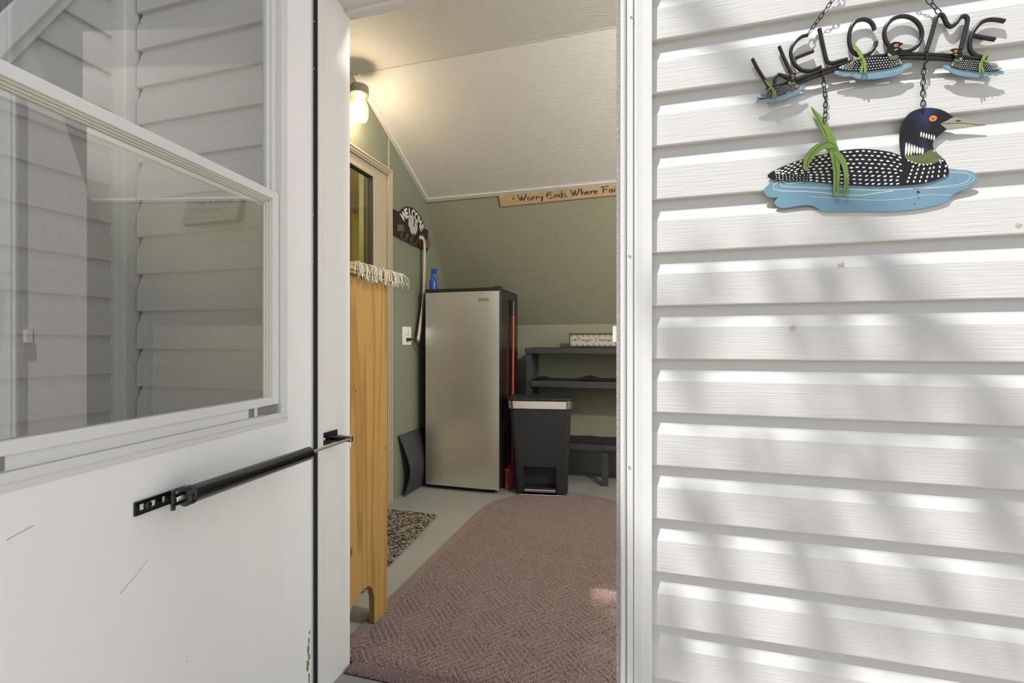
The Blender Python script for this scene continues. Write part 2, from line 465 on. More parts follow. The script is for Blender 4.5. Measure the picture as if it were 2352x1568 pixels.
# rake board and channel
mb = MB()
def rake(mb, pxa, pya, pxb, pyb, w, x, d):
    A = onX(pxa, pya, x); B = onX(pxb, pyb, x)
    t = (A - B).normalized(); A2 = A + t * .5; B2 = B - t * .45
    up = Vector((0, -t.z, t.y));
    if up.z < 0: up = -up
    mb.obox(B2, A2 - B2, up * w, Vector((d, 0, 0)))
rake(mb, 126, 0, 0, 126, .058, -1.715, .030)
rk = mb.build('trim_6', M_WHITE, None, bevel=.004); tag(rk, 'pale rake board slanting up the gable at upper left', kind='structure')
mb = MB(); rake(mb, 164, 0, 29, 138, .030, -1.722, .016)
rk = mb.build('trim_7', M_WHITE, None, bevel=.004); tag(rk, 'narrow siding channel running under the rake board', kind='structure')

# inside corner post between the two sided walls
mb = MB(); mb.box(-1.745, -1.667, 1.146, 1.20, -.2, 3.0)
tag(mb.build('trim_5', M_WHITE, None, bevel=.006, seg=3), 'vertical corner post where the two sided walls meet', kind='structure')

# back wall: knee wall and steep lower roof slope
XR = 1.75
wb = MB()
wb.box(XI - .1, XR, 3.85, 3.90, 0, 1.2)
wb.prism(yz([(3.85, 1.2), (3.29, 2.13), (3.34, 2.165), (3.90, 1.23), (3.90, 1.2)], XI - .1), (XR - XI + .1, 0, 0))
tag(wb.build('wall_back', M_GREEN, None), 'sage green back wall of the entry leaning in above knee height', kind='structure')
cl = MB()
cl.box(XI - .1, XR, 1.20, 2.37, 2.6, 2.65)
cl.prism(yz([(2.37, 2.6), (3.29, 2.13), (3.34, 2.165), (2.37, 2.65)], XI - .1), (XR - XI + .1, 0, 0))
tag(cl.build('ceiling', M_CEIL, None), 'cream ceiling of the entry with one sloping half', kind='structure')
mb = MB()
sd = Vector((0, .92, -.47)).normalized(); nn = Vector((0, -.47, -.92)).normalized()
mb.obox(Vector((XI, 3.29, 2.13)) - sd * .035, (XR - XI, 0, 0), sd * .035, nn * .012)
tag(mb.build('trim_8', M_CEIL, None, bevel=.003), 'white strip along the foot of the sloping ceiling', kind='structure')
mb = MB()
mb.obox(Vector((XI, 2.37, 2.6)), (.035, 0, 0), sd * 1.03, nn * .012)
tag(mb.build('trim_9', M_CEIL, None, bevel=.003), 'white strip where the sloping ceiling meets the gable wall', kind='structure')
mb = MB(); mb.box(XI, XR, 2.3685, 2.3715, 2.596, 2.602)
tag(mb.build('crease_shade_strip', mat('crease_shade_tone', (.50, .47, .42), .9), None), 'darker strip painted for the shade break where flat and sloping ceiling meet', kind='structure')  # darker strip paints in the shading break along the ceiling crease
# right end wall, out of view, with the window added for fill light
wr = MB()
wr.box(XR, XR + .08, 1.2, 3.9, 0, .95); wr.box(XR, XR + .08, 1.2, 3.9, 1.95, 2.65)
wr.box(XR, XR + .08, 1.2, 1.75, .95, 1.95); wr.box(XR, XR + .08, 2.95, 3.9, .95, 1.95)
tag(wr.build('wall_right', M_GREEN, None), 'green end wall of the entry', kind='structure')
wi = thing('added_window_1', (XR, 2.35, .95), 'window added in the unseen end wall of the entry for fill light', kind='structure')
mb = MB()
mb.box(XR - .01, XR + .05, 1.70, 1.77, .93, 1.97); mb.box(XR - .01, XR + .05, 2.93, 3.0, .93, 1.97)
mb.box(XR - .01, XR + .05, 1.77, 2.93, .90, .97); mb.box(XR - .01, XR + .05, 1.77, 2.93, 1.93, 1.99); mb.box(XR, XR + .04, 2.33, 2.37, .97, 1.93)
mb.build('added_window_frame', M_WHITE, wi)
# floor, sill, ground
fl = MB(); fl.box(XI - .1, XR, 1.24, 3.9, -.06, 0)
tag(fl.build('floor', M_CONC, None), 'grey painted concrete floor of the entry', kind='structure')
sl_ = MB(); sl_.box(-.985, -.045, 1.10, 1.24, -.10, -.012)
tag(sl_.build('trim_4', M_CONC, None, bevel=.004), 'grey door sill', kind='structure')
g = MB(); g.box(-14, 14, -14, 1.10, -.32, -.20); g.box(-14, 14, 1.10, 14, -.40, -.21)
tag(g.build('ground', M_GROUND, None), 'pale gravel ground outside the entry', kind='structure')

# jambs and casing of the doorway
t = thing('trim_1', (-.95, 1.25, 0), 'white hinge-side jamb of the doorway', kind='structure')
mb = MB(); mb.box(-.985, -.93, 1.183, 1.325, 0, 2.13)
mb.build('jamb', M_JAMB, t, bevel=.002)
mb = MB(); mb.box(-1.03, -.945, 1.172, 1.20, -.2, 2.24); mb.box(-.9286, -.9225, 1.166, 1.186, -.02, 2.12)
mb.build('brickmould', M_WHITE, t, bevel=.002)
mb = MB(); mb.box(-.944, -.9290, 1.170, 1.184, -.02, 2.12)
mb.build('weatherstrip', M_RUBBER, t)
t = thing('trim_2', (-.04, 1.25, 0), 'white latch-side jamb and trim of the doorway', kind='structure')
mb = MB(); mb.box(-.068, -.045, 1.18, 1.385, 0, 2.13)
mb.build('jamb', M_JAMB, t, bevel=.002)
mb = MB(); mb.box(-.0745, -.0665, 1.158, 1.182, -.02, 2.12)
mb.build('pile_weatherstrip', M_FUZZ, t)
mb = MB()
mb.tube([(-.0600, 1.164, -.1), (-.0600, 1.164, 2.2)], .0072, 14)
mb.box(-.0665, -.0515, 1.165, 1.19, -.1, 2.2)
mb.box(-.0495, -.0358, 1.158, 1.19, -.1, 2.2)
mb.box(-.0515, -.0300, 1.168, 1.19, -.1, 2.2)
mb.box(-.0335, .0075, 1.163, 1.197, -.2, 2.24)
for xx in (-.028, -.0245, -.021, -.0175):
    mb.box(xx, xx + .0012, 1.1622, 1.1635, -.2, 2.24)
mb.build('casing_trim', M_WHITE, t, bevel=.0012)
for (px, py) in ((1451, 38), (1446.5, 587), (1446, 1072)):
    mb = MB()
    p = onY(px, py, 1.1575)
    mb.lathe(p + Vector((0, .0012, 0)), (0, -1, 0), [(0, .0042), (.0015, .0038), (.0026, .0022), (.0028, .0002)], 14)
    mb.obox(p + Vector((-.0025, -.0021, -.0004)), (.005, 0, 0), (0, .0012, 0), (0, 0, .0008))
    mb.build('screw', M_CHROME, t, smooth=True)
# strike
mb = MB(); a = onY(1408.5, 750, 1.19); b = onY(1421, 786, 1.19)
mb.box(a.x, -.066, 1.172, 1.192, b.z, a.z)
mb.build('strike_block', M_WHITEPL, t, bevel=.001)
mb = MB(); mb.box(a.x + .001, -.0675, 1.192, 1.196, b.z - .003, a.z + .002)
mb.build('strike_plate', M_BRASS, t, bevel=.0005)
t = thing('trim_3', (-.5, 1.2, 2.105), 'white head of the doorway', kind='structure')
mb = MB(); mb.box(-.985, -.045, 1.183, 1.325, 2.108, 2.165)
mb.build('jamb', M_JAMB, t, bevel=.002)
mb = MB(); mb.box(-1.03, .0075, 1.163, 1.20, 2.125, 2.245)
mb.build('brickmould', M_WHITE, t, bevel=.002)
mb = MB(); mb.box(-.93, -.068, 1.300, 1.335, 2.095, 2.108)
mb.build('door_stop', M_JAMB, t, bevel=.002)

# house door on the gable wall
t = thing('door_2', (XI, 2.28, 0), 'glazed house door with cream frame on the gable wall', kind='structure')
mb = MB()
for (e, w, h0) in ((0, .012, 0), (.012, .016, .008), (.028, .014, .016)):
    # moulding in three steps, thickest outside
    y0, y1 = 1.83 - e - w, 1.83 - e; y2, y3 = 2.729 + e, 2.729 + e + w; z0, z1 = 2.14 + e, 2.14 + e + w
    x1 = XI + .012 + h0 * .6
    mb.box(XI, x1, y0, y1, .0, z1); mb.box(XI, x1, y2, y3, .0, z1); mb.box(XI, x1, y1, y2, z0, z1)
mb.build('casing', M_CASING, t, bevel=.002)
mb = MB()
mb.box(XI - .05, XI - .001, 2.577, 2.745, 0, 2.155); mb.box(XI - .05, XI - .001, 1.815, 1.98, 0, 2.155)
mb.box(XI - .05, XI - .001, 1.98, 2.577, 2.078, 2.155); mb.box(XI - .05, XI - .001, 1.98, 2.577, 0, .35)
lf = mb.build('door_leaf', M_CASING, t, bevel=.002)
mb = MB()
mb.box(XI - .04, XI - .004, 2.567, 2.579, .35, 2.085); mb.box(XI - .04, XI - .004, 1.976, 1.986, .35, 2.085)
mb.box(XI - .04, XI - .004, 1.986, 2.567, 2.073, 2.085); mb.box(XI - .04, XI - .004, 1.986, 2.567, .345, .357)
mb.build('glazing_bead', M_RUBBER, t)
mb = MB(); mb.box(XI - .026, XI - .022, 1.985, 2.569, .355, 2.075)
mb.build('pane', M_GLASS2, t)
# the room behind the house door
rm = MB()
rm.add([(-3.2, 1.32, 0), (-3.2, 4.6, 0), (-3.2, 4.6, 2.5), (-3.2, 1.32, 2.5)], [(0, 1, 2, 3)])
rm.add([(-3.2, 4.6, 0), (-1.74, 4.6, 0), (-1.74, 4.6, 2.5), (-3.2, 4.6, 2.5)], [(0, 1, 2, 3)])
rm.add([(-3.2, 1.32, 2.5), (-1.74, 1.32, 2.5), (-1.74, 4.6, 2.5), (-3.2, 4.6, 2.5)], [(0, 1, 2, 3)])
rm.add([(-3.2, 1.32, 0), (-1.74, 1.32, 0), (-1.74, 4.6, 0), (-3.2, 4.6, 0)], [(0, 1, 2, 3)])
rm.add([(-1.735, 3.8, 0), (-1.735, 4.6, 0), (-1.735, 4.6, 2.5), (-1.735, 3.8, 2.5)], [(0, 1, 2, 3)])
tag(rm.build('wall_inner', M_YELLOW, None), 'yellow painted room behind the glazed house door', kind='structure')
rm = MB(); rm.box(-2.02, -1.98, 2.985, 3.30, 0, 2.4); rm.box(-2.02, -1.965, 3.03, 3.045, 0, 2.4); rm.box(-2.02, -1.96, 3.085, 3.10, 0, 2.4)
tag(rm.build('trim_10', M_OLIVEW, None), 'olive door frame inside the yellow room', kind='structure')
ld = bpy.data.lights.new('yellow_room_fill', 'POINT'); ld.energy = 55; ld.shadow_soft_size = .15; ld.color = (1, .9, .7)  # light added out of view to brighten the yellow room
lo = bpy.data.objects.new('yellow_room_fill', ld); lo.location = (-2.5, 2.2, 2.25); COL.objects.link(lo)

# ================================================================== STORM DOOR
DA = math.radians(-83.2)
HX, HY = -.944, 1.165
av = Vector((math.cos(DA), math.sin(DA), 0)); nv = Vector((-av.y, av.x, 0))
H0 = Vector((HX, HY, 0))
def DP(s, d, z): return H0 + av * s + nv * d + Vector((0, 0, z))
def dbox(mb, s0, s1, d0, d1, z0, z1):
    return mb.obox(DP(s0, d0, z0), av * (s1 - s0), nv * (d1 - d0), (0, 0, z1 - z0))
def dsz(px, py, d=0.0):
    p = onplane(px, py, H0 + nv * d, nv)
    return (p - H0).dot(av), p.z
sd_ = thing('door_1', (HX, HY, 0), 'white storm door standing open at the left with glass over a plain lower panel', kind='structure', rz=DA)
W_ = .875
sA = dsz(657, 640)[0]; sB = dsz(643, 640)[0]
zs = dsz(655, 948)[1]           # sill of the window opening
zt = 2.06
mb = MB()
dbox(mb, 0, sA, -.034, 0, .02, zt + .06); dbox(mb, .80, W_, -.034, 0, .02, zt + .06)
dbox(mb, sA, .80, -.034, 0, .02, zs); dbox(mb, sA, .80, -.034, 0, zt - .02, zt + .06)
leaf = mb.build('door_leaf', M_DOORFACE, sd_, bevel=.002)
mb = MB()
dbox(mb, .0005, .0095, -.033, .0022, .03, zt + .05)
mb.build('hinge_rail', M_WHITE, sd_, bevel=.001)
for (px, py) in ((722, 50), (721, 158), (719, 493), (718.5, 602), (715.5, 1031), (716, 1137)):
    mb = MB(); s_, z_ = dsz(px - 1.0, py)
    mb.blob(DP(min(s_, .006), .0022, z_), .0025, .0025, .0032, 8, 6)
    mb.build('rivet', M_CHROME, sd_, smooth=True)
# liner round the window opening
mb = MB()
w = sB - sA
dbox(mb, sA, sB, -.030, .0045, zs, zt - .02); dbox(mb, .785, .80, -.030, .0045, zs, zt - .02)
dbox(mb, sA, .80, -.030, .0045, zs - .010, zs + .004); dbox(mb, sA, .80, -.030, .0045, zt - .034, zt - .02)
dbox(mb, sA - .006, .806, 0, .0022, zs - .022, zs - .006)
mb.build('window_liner', M_WHITE, sd_, bevel=.0035, seg=3)
# sill track
z_sb = dsz(600, 935)[1]
mb = MB()
dbox(mb, sB, .785, -.026, -.010, zs + .004, z_sb + .006)
dbox(mb, sB + .045, .785, -.012, -.007, zs + .004, z_sb + .002)
tr_ = mb.build('sill_track', M_ALU, sd_, bevel=.002)
mb = MB()
for (x0, x1) in ((577, 590), (597, 641)):
    s0, s1 = dsz(x1, 940)[0], dsz(x0, 948)[0]
    dbox(mb, s0, s1, -.014, -.0062, zs + .006, z_sb - .001)
s0, s1 = dsz(20, 1080)[0], dsz(0, 1080)[0]
dbox(mb, s0, s1 + .01, -.014, -.0062, zs + .006, z_sb - .001)
mb.build('track_clip', M_TRACK, tr_, bevel=.001)
# lower sash
zf0 = z_sb; zf1 = dsz(560, 923)[1]       # bottom rail
zr1 = dsz(400, 325)[1]; 
zr1 = dsz(560, 404)[1]; zr0 = dsz(560, 425)[1]; zb0 = dsz(560, 438)[1]
sf0 = sB + .001; sf1 = dsz(629, 700)[0]; sf2 = dsz(617, 700)[0]
sash = None
mb = MB()
dbox(mb, sf0, sf1, -.016, -.002, zf0, zr1); dbox(mb, .765, .784, -.016, -.002, zf0, zr1)
dbox(mb, sf1, .765, -.016, -.002, zf0, zf1); dbox(mb, sf1, .765, -.016, -.002, zr0, zr1)
sash = mb.build('lower_sash', M_ALU, sd_, bevel=.0015)
mb = MB()
for (e0, e1, dd) in ((0, .35, -.006), (.35, .7, -.009), (.7, 1.0, -.012)):
    sw = sf2 - sf1; hw = zr0 - zb0
    a0 = sf1 + sw * e0; a1 = sf1 + sw * e1
    dbox(mb, a0, a1, -.018, dd, zf1 - .001, zr0 - hw * e0)
    dbox(mb, .765 - (a1 - sf1), .765 - (a0 - sf1), -.018, dd, zf1 - .001, zr0 - hw * e0)
    dbox(mb, a0, .765 - (a0 - sf1), -.018, dd, zr0 - hw * e1, zr0 - hw * e0)
mb.build('glazing_bead', mat('cream_glazing_bead', (.60, .59, .52), .5), sash, bevel=.0008)
mb = MB(); dbox(mb, sf1, .765, -.0160, -.0155, zf1 - .004, zr0)
mb.build('pane', M_GLASS, sash)
# insect screen behind the lower pane
ms = bpy.data.materials.new('insect_screen_mesh'); ms.use_nodes = True; nt = ms.node_tree
bs = nt.nodes['Principled BSDF']; bs.inputs['Base Color'].default_value = (.15, .15, .152, 1); bs.inputs['Roughness'].default_value = .5
tc = nt.nodes.new('ShaderNodeTexCoord'); sx = nt.nodes.new('ShaderNodeSeparateXYZ'); nt.links.new(tc.outputs['Object'], sx.inputs[0])
gs = []
for ax in (0, 2):
    mu = nt.nodes.new('ShaderNodeMath'); mu.operation = 'MULTIPLY'; mu.inputs[1].default_value = 1 / .00165; nt.links.new(sx.outputs[ax], mu.inputs[0])
    fc = nt.nodes.new('ShaderNodeMath'); fc.operation = 'FRACT'; nt.links.new(mu.outputs[0], fc.inputs[0])
    gt = nt.nodes.new('ShaderNodeMath'); gt.operation = 'LESS_THAN'; gt.inputs[1].default_value = .20; nt.links.new(fc.outputs[0], gt.inputs[0]); gs.append(gt)
mx_ = nt.nodes.new('ShaderNodeMath'); mx_.operation = 'MAXIMUM'; nt.links.new(gs[0].outputs[0], mx_.inputs[0]); nt.links.new(gs[1].outputs[0], mx_.inputs[1])
nt.links.new(mx_.outputs[0], bs.inputs['Alpha'])
mb = MB()
mb.add([DP(sf1, -.021, zf1 - .01), DP(.765, -.021, zf1 - .01), DP(.765, -.021, zr0), DP(sf1, -.021, zr0)], [(0, 1, 2, 3)])
mb.build('insect_screen', ms, sash)
# upper sash
mb = MB()
u0 = dsz(645, 200)[0] + .002; u1 = dsz(627, 200)[0]; um = dsz(634, 200)[0]
dbox(mb, u0, um, -.030, -.010, zb0 - .01, zt - .034); dbox(mb, um, u1, -.030, -.017, zb0 - .01, zt - .034)
dbox(mb, .755, .784, -.030, -.017, zb0 - .01, zt - .034); dbox(mb, u1, .755, -.030, -.017, zb0 - .01, zr0 - .005); dbox(mb, u1, .755, -.030, -.017, zt - .06, zt - .034)
us = mb.build('upper_sash', M_WHITE, sd_, bevel=.0015)
mb = MB(); dbox(mb, um, .770, -.0245, -.0240, zr0 - .01, zt - .05)
mb.build('pane', M_GLASSU, us)
# scratches and the chipped bottom corner
mb = MB()
for pts in (((338, 1287), (318, 1312)), ((316, 1316), (275, 1364)), ((77, 1206), (15, 1240)), ((428, 1516), (430, 1520))):
    A = onplane(*pts[0], H0 + nv * .0003, nv); B = onplane(*pts[1], H0 + nv * .0003, nv)
    mb.tube([A, B], .0005, 4)
mb.build('scratch', mat('scratch_mark', (.30, .29, .28), .8), sd_)
mb = MB()
for (px, py, w, h) in ((711, 1452, 2, 6), (709.5, 1470, 3, 8), (708, 1492, 4, 14), (710, 1508, 4, 9), (707, 1524, 5, 8), (706.5, 1535, 4, 8), (710, 1556, 3, 12)):
    P = [onplane(px + w * .6 * math.cos(a) * RNG.uniform(.6, 1.2), py + h * math.sin(a) * RNG.uniform(.7, 1.2), H0 + nv * .0006, nv) for a in [k * math.pi / 4 for k in range(8)]]
    mb.prism(P, nv * .0008)
mb.build('chipped_paint', mat('chipped_foam', (.22, .20, .16), .9, bump=((300, 300, 300), 1, .002)), sd_)

# door closer: bracket on the jamb, rod, cylinder, slotted bracket on the door
tip = Vector((-.872, 1.246, .752))
A0 = onplane(418, 1142, H0 + nv * .040, nv)
B0 = onplane(694, 1047, H0 + nv * .045, nv)
ax = (tip - A0).normalized()
L_ = (B0 - A0).dot(ax)
cz = thing('door_closer', A0, 'black pneumatic closer tube bracketed between the storm door and the jamb', 'door closer')
mb = MB()
Rr = .0172
mb.lathe(A0, ax, [(0, .004), (.001, Rr * .92), (.004, Rr * 1.10), (.010, Rr * 1.10), (.012, Rr * .98), (.014, Rr * 1.08), (.019, Rr * 1.08), (.021, Rr), (L_ - .002, Rr), (L_, Rr * .9), (L_ + .0005, .003)], 40)
mb.build('cylinder', M_BLACKM, cz, smooth=True)
mb = MB(); mb.lathe(A0 - ax * .015, ax, [(0, .0055), (.001, .0065), (.017, .0065)], 18)
mb.build('end_stud', M_CHROME, cz, smooth=True)
mb = MB(); mb.tube([A0 + ax * (L_ - .01), tip], .0042, 14)
mb.build('rod', M_CHROME, cz, smooth=True)
mb = MB(); q = A0 + ax * (L_ + .001) + Vector((0, 0, -.013)); mb.lathe(q, ax, [(0, .004), (.005, .004), (.006, .002)], 10)
mb.build('adjusting_screw', M_CHROME, cz, smooth=True)
# jamb bracket
Jx = -.93
mb = MB()
c0 = onX(737, 1000, Jx); c1 = onX(772, 1000, Jx)
zt_ = onX(755, 990, Jx).z; zb_ = onX(755, 1018, Jx).z
mb.box(Jx, Jx + .006, c0.y, c1.y, zb_, zt_)
pc = onX(757, 1003, Jx)
mb.prism([(Jx + .004, pc.y - .014, pc.z + .006), (Jx + .004, pc.y + .016, pc.z + .006), tip + Vector((.004, .006, .006)), tip + Vector((.004, -.006, .006))], (0, 0, -.003))
mb.prism([(Jx + .004, pc.y - .014, pc.z - .008), (Jx + .004, pc.y + .016, pc.z - .008), tip + Vector((.004, .006, -.006)), tip + Vector((.004, -.006, -.006))], (0, 0, -.003))
mb.prism([(Jx + .004, pc.y + .012, pc.z + .006), (Jx + .004, pc.y + .016, pc.z + .006), tip + Vector((.004, .007, .006)), tip + Vector((.004, .004, .006))], (0, 0, -.014))
mb.build('jamb_bracket', M_BLACKM, cz, bevel=.001)
mb = MB(); mb.tube([tip + Vector((0, 0, .010)), tip + Vector((0, 0, -.024))], .0035, 12)
mb.build('pin', M_CHROME, cz, smooth=True)
mb = MB()
mb.lathe(onX(745, 1008, Jx + .006), (1, 0, 0), [(0, .0045), (.002, .004), (.003, .001)], 12)
mb.build('screw', M_CHROME, cz, smooth=True)
# door bracket: slotted plate
pA = onplane(306, 1170, H0, nv); pB = onplane(425, 1128, H0, nv)
dr = (pB - pA).normalized(); upv = Vector((0, 0, 1)) - dr * dr.z; upv.normalize()
hh = .0125
mb = MB()
Lb = (pB - pA).length
def plate(mb, u0, u1, v0, v1, d0, d1): mb.obox(pA + dr * u0 + upv * v0 + nv * d0, dr * (u1 - u0), upv * (v1 - v0), nv * (d1 - d0))
plate(mb, 0, Lb, hh * .45, hh, 0, .003); plate(mb, 0, Lb, -hh, -hh * .45, 0, .003)
slots = [(.010, .020), (.030, .042), (.055, .063), (.075, .090)]
prev = 0
for (a, b) in slots + [(Lb, Lb)]:
    plate(mb, prev, a, -hh * .45, hh * .45, 0, .003); prev = b
plate(mb, 0, Lb, hh * .80, hh, .003, .005); plate(mb, 0, Lb, -hh, -hh * .80, .003, .005)
mb.build('slotted_plate', M_BLACKM, cz, bevel=.0008)
for u in (.025, .068):
    mb = MB()
    q = pA + dr * u + nv * .003
    mb.lathe(q, nv, [(0, .0075), (.002, .007), (.004, .004), (.0042, .0005)], 18)
    mb.build('screw', M_BLACKM, cz, smooth=True)
mb = MB()
for v in (.55, -.75):
    q0 = pA + dr * (Lb * .72) + upv * (hh * v)
    e = A0 - ax * .018 + Vector((0, 0, .010 if v > 0 else -.010))
    mb.prism([q0, q0 + dr * .035, e + dr * .012 + nv * .006, e - dr * .008 + nv * .006], Vector((0, 0, .003)))
mb.lathe(A0 - ax * .018 + Vector((0, 0, -.018)), (0, 0, 1), [(0, .004), (.036, .004), (.037, .003)], 12)
mb.build('clevis', M_BLACKM, cz, bevel=.0006)

# ================================================================== TEXT HELPERS
def text_mesh(s, size, shear=0.0, align='LEFT', spacing=1.0, extrude=0.0, offset=0.0):
    cu = bpy.data.curves.new('lettering_source', 'FONT'); cu.body = s; cu.size = size; cu.shear = shear
    cu.align_x = align; cu.space_character = spacing; cu.extrude = extrude; cu.offset = offset; cu.resolution_u = 4
    ob = bpy.data.objects.new('lettering_source', cu); COL.objects.link(ob)
    bpy.context.view_layer.update()
    dg = bpy.context.evaluated_depsgraph_get()
    me = bpy.data.meshes.new_from_object(ob.evaluated_get(dg))
    V = [tuple(v.co) for v in me.vertices]; F = [list(p.vertices) for p in me.polygons]
    bpy.data.objects.remove(ob); bpy.data.curves.remove(cu); bpy.data.meshes.remove(me)
    return V, F
def put_text(mb, s, size, o, U, V, N, **kw):
    vs_, fs_ = text_mesh(s, size, **kw)
    o, U, V, N = Vector(o), Vector(U), Vector(V), Vector(N)
    mb.add([o + U * a + V * b + N * c for a, b, c in vs_], fs_)
# pen strokes for the brush-lettered signs: (x, y) with x-height .5, cap height 1
GL = {
 'W': (1.15, [[(.02, .98), (.14, .90), (.30, .02)], [(.30, .02), (.58, .86)], [(.50, .80), (.62, .05)], [(.62, .05), (.86, .45), (1.02, .92), (1.0, 1.05), (.93, 1.08)]]),
 'o': (.50, [[(.24, .50), (.07, .38), (.07, .12), (.22, .0), (.38, .10), (.42, .32), (.30, .48), (.20, .50)]]),
 'r': (.40, [[(.06, .50), (.11, .42), (.12, .0)], [(.12, .28), (.22, .46), (.34, .50), (.38, .44)]]),
 'y': (.50, [[(.04, .50), (.10, .22), (.22, .10), (.34, .20), (.42, .50)], [(.44, .50), (.38, .10), (.28, -.25), (.16, -.34)]]),
 'E': (.86, [[(.72, .90), (.60, 1.0), (.36, .92), (.12, .66), (.05, .36), (.16, .08), (.40, .0), (.68, .10), (.78, .20)], [(.12, .50), (.40, .52), (.66, .60)]]),
 'n': (.50, [[(.05, .50), (.10, .42), (.11, .0)], [(.11, .28), (.22, .46), (.34, .48), (.40, .36), (.40, .06), (.46, .0)]]),
 'd': (.52, [[(.38, .42), (.24, .50), (.09, .36), (.08, .12), (.20, .0), (.36, .14), (.40, .30)], [(.41, 1.0), (.40, .06), (.47, .0)]]),
 's': (.42, [[(.34, .44), (.22, .52), (.10, .42), (.16, .30), (.32, .20), (.32, .06), (.18, -.01), (.05, .06)]]),
 'h': (.50, [[(.10, 1.05), (.10, .0)], [(.10, .26), (.22, .46), (.34, .48), (.40, .34), (.40, .05), (.46, .0)]]),
 'e': (.46, [[(.08, .24), (.26, .28), (.36, .38), (.30, .50), (.18, .48), (.06, .30), (.09, .08), (.22, .0), (.38, .08)]]),
 'F': (.80, [[(.20, .98), (.24, .60), (.22, .0)], [(.02, .88), (.10, .98), (.40, .94), (.80, 1.02)], [(.24, .50), (.44, .50), (.64, .58)]]),
 'a': (.50, [[(.36, .42), (.24, .50), (.09, .36), (.07, .12), (.18, .0), (.32, .12), (.38, .34)], [(.38, .48), (.36, .08), (.45, .0)]]),
 'i': (.24, [[(.10, .50), (.10, .05), (.17, .0)], [(.12, .70), (.13, .74)]]),
 't': (.36, [[(.15, .78), (.13, .08), (.22, .0), (.32, .06)], [(.02, .48), (.32, .52)]]),
 'P': (.66, [[(.16, .96), (.12, .0)], [(.02, .84), (.22, 1.0), (.48, .98), (.60, .78), (.48, .54), (.22, .46)]]),
 'C': (.74, [[(.62, .86), (.50, 1.0), (.26, .88), (.08, .54), (.10, .16), (.30, .0), (.62, .14)]]),
 'g': (.50, [[(.36, .42), (.24, .50), (.09, .36), (.07, .12), (.18, .02), (.34, .14), (.38, .34)], [(.40, .50), (.38, .0), (.30, -.28), (.14, -.36), (.04, -.26)]]),
 ' ': (.34, []),
}
def pen_text(mb, s, o, U, V, N, nib=(.050, .045), thin=.020, slant=0.0, adv=1.0):
    """flat-nib lettering; U, V are the unit letter axes in metres"""
    x = 0
    for ch in s:
        w, st = GL[ch]
        for q in st:
            pts = smooth_path([(a, b, 0) for a, b in q], 5)
            m = len(pts); L = []; R = []
            for i, p in enumerate(pts):
                t = (pts[min(i + 1, m - 1)] - pts[max(i - 1, 0)]); t = t.normalized() if t.length > 1e-9 else Vector((1, 0, 0))
                nm = Vector((-t.y, t.x, 0))
                nb = Vector((nib[0], nib[1] * -1, 0))
                wd = abs(nm.dot(nb)) * .9 + thin
                if i in (0, m - 1): wd *= .7
                for arr, sg in ((L, 1), (R, -1)):
                    k = p + nm * wd * sg
                    arr.append(Vector(o) + U * (x + k.x + slant * k.y) + V * k.y)
            base = len(mb.v); mb.v += L + R
            for i in range(m - 1):
                f = [base + i, base + i + 1, base + m + i + 1, base + m + i]
                mb.f.append(f); mb.m.append(mb.cur)
            dN = Vector(N)
            for k in range(base, len(mb.v)): mb.v[k] = mb.v[k] + dN
        x += w * adv
    return x

# ================================================================== LOON WELCOME SIGN
def C6(x, y): return (1700 + x / 3.0153, y / 3.0153)
FACE = 1.1802
def SP(x, y, off):
    px, py = C6(x, y); return onY(px, py, FACE - off)
hs = thing('hanging_sign', tuple(SP(1000, 900, .012)), 'black metal hanging sign spelling welcome above a large painted loon on blue water', 'sign')
def rodpart(name, strokes, off=.0085, r=.0040, closed=False, parent=hs, m=M_IRON):
    mb = MB()
    for st in strokes:
        pts = smooth_path([SP(x, y, off) for x, y in st], 7, closed)
        mb.tube(pts, r, 12, closed=closed)
    return mb.build(name, m, parent, smooth=True)
rodpart('letter_w', [[(85, 408), (118, 472), (160, 540), (200, 605)], [(222, 600), (236, 590), (240, 550), (262, 518), (298, 525), (335, 550)], [(270, 322), (300, 395), (335, 470), (358, 520)]], r=.0036)
rodpart('letter_e', [[(470, 243), (425, 256), (382, 290), (355, 335), (352, 385), (375, 440), (420, 482), (480, 492), (525, 478), (560, 462)], [(385, 402), (445, 378), (508, 354)]], r=.0038)
rodpart('letter_l', [[(548, 200), (572, 310), (594, 405), (608, 432), (640, 438), (690, 424), (742, 410)]], r=.0041)
rodpart('letter_c', [[(930, 208), (920, 175), (893, 145), (850, 135), (805, 147), (772, 185), (756, 240), (756, 300), (775, 350), (810, 380), (855, 388), (895, 370), (925, 335), (943, 290)]], r=.0041)
rodpart('letter_o', [[(1128 + 130 * math.cos(a), 236 + 123 * math.sin(a)) for a in [k * math.pi / 8 for k in range(16)]]], r=.0041, closed=True)
rodpart('letter_m', [[(1287, 365), (1322, 250), (1352, 140), (1372, 108), (1395, 103), (1412, 125), (1430, 165), (1458, 185), (1490, 165), (1522, 125), (1550, 112), (1572, 128), (1570, 170), (1545, 270), (1525, 345)]], r=.0041)
rodpart('letter_e', [[(1832, 148), (1770, 137), (1710, 140), (1655, 168), (1612, 225), (1590, 290), (1594, 345), (1625, 382), (1665, 395), (1705, 400)], [(1605, 245), (1680, 260), (1765, 274)]], r=.0041)
arc = [(180, 625), (300, 590), (440, 545), (560, 500), (700, 455), (850, 415), (1000, 393), (1150, 383), (1290, 386), (1400, 393), (1550, 405), (1700, 425)]
mb = MB()
mb.tube(smooth_path([SP(x, y - 8, .0085) for x, y in arc], 7), .0040, 12)
mb.tube(smooth_path([SP(x, y + 17, .0085) for x, y in arc], 7), .0040, 12)
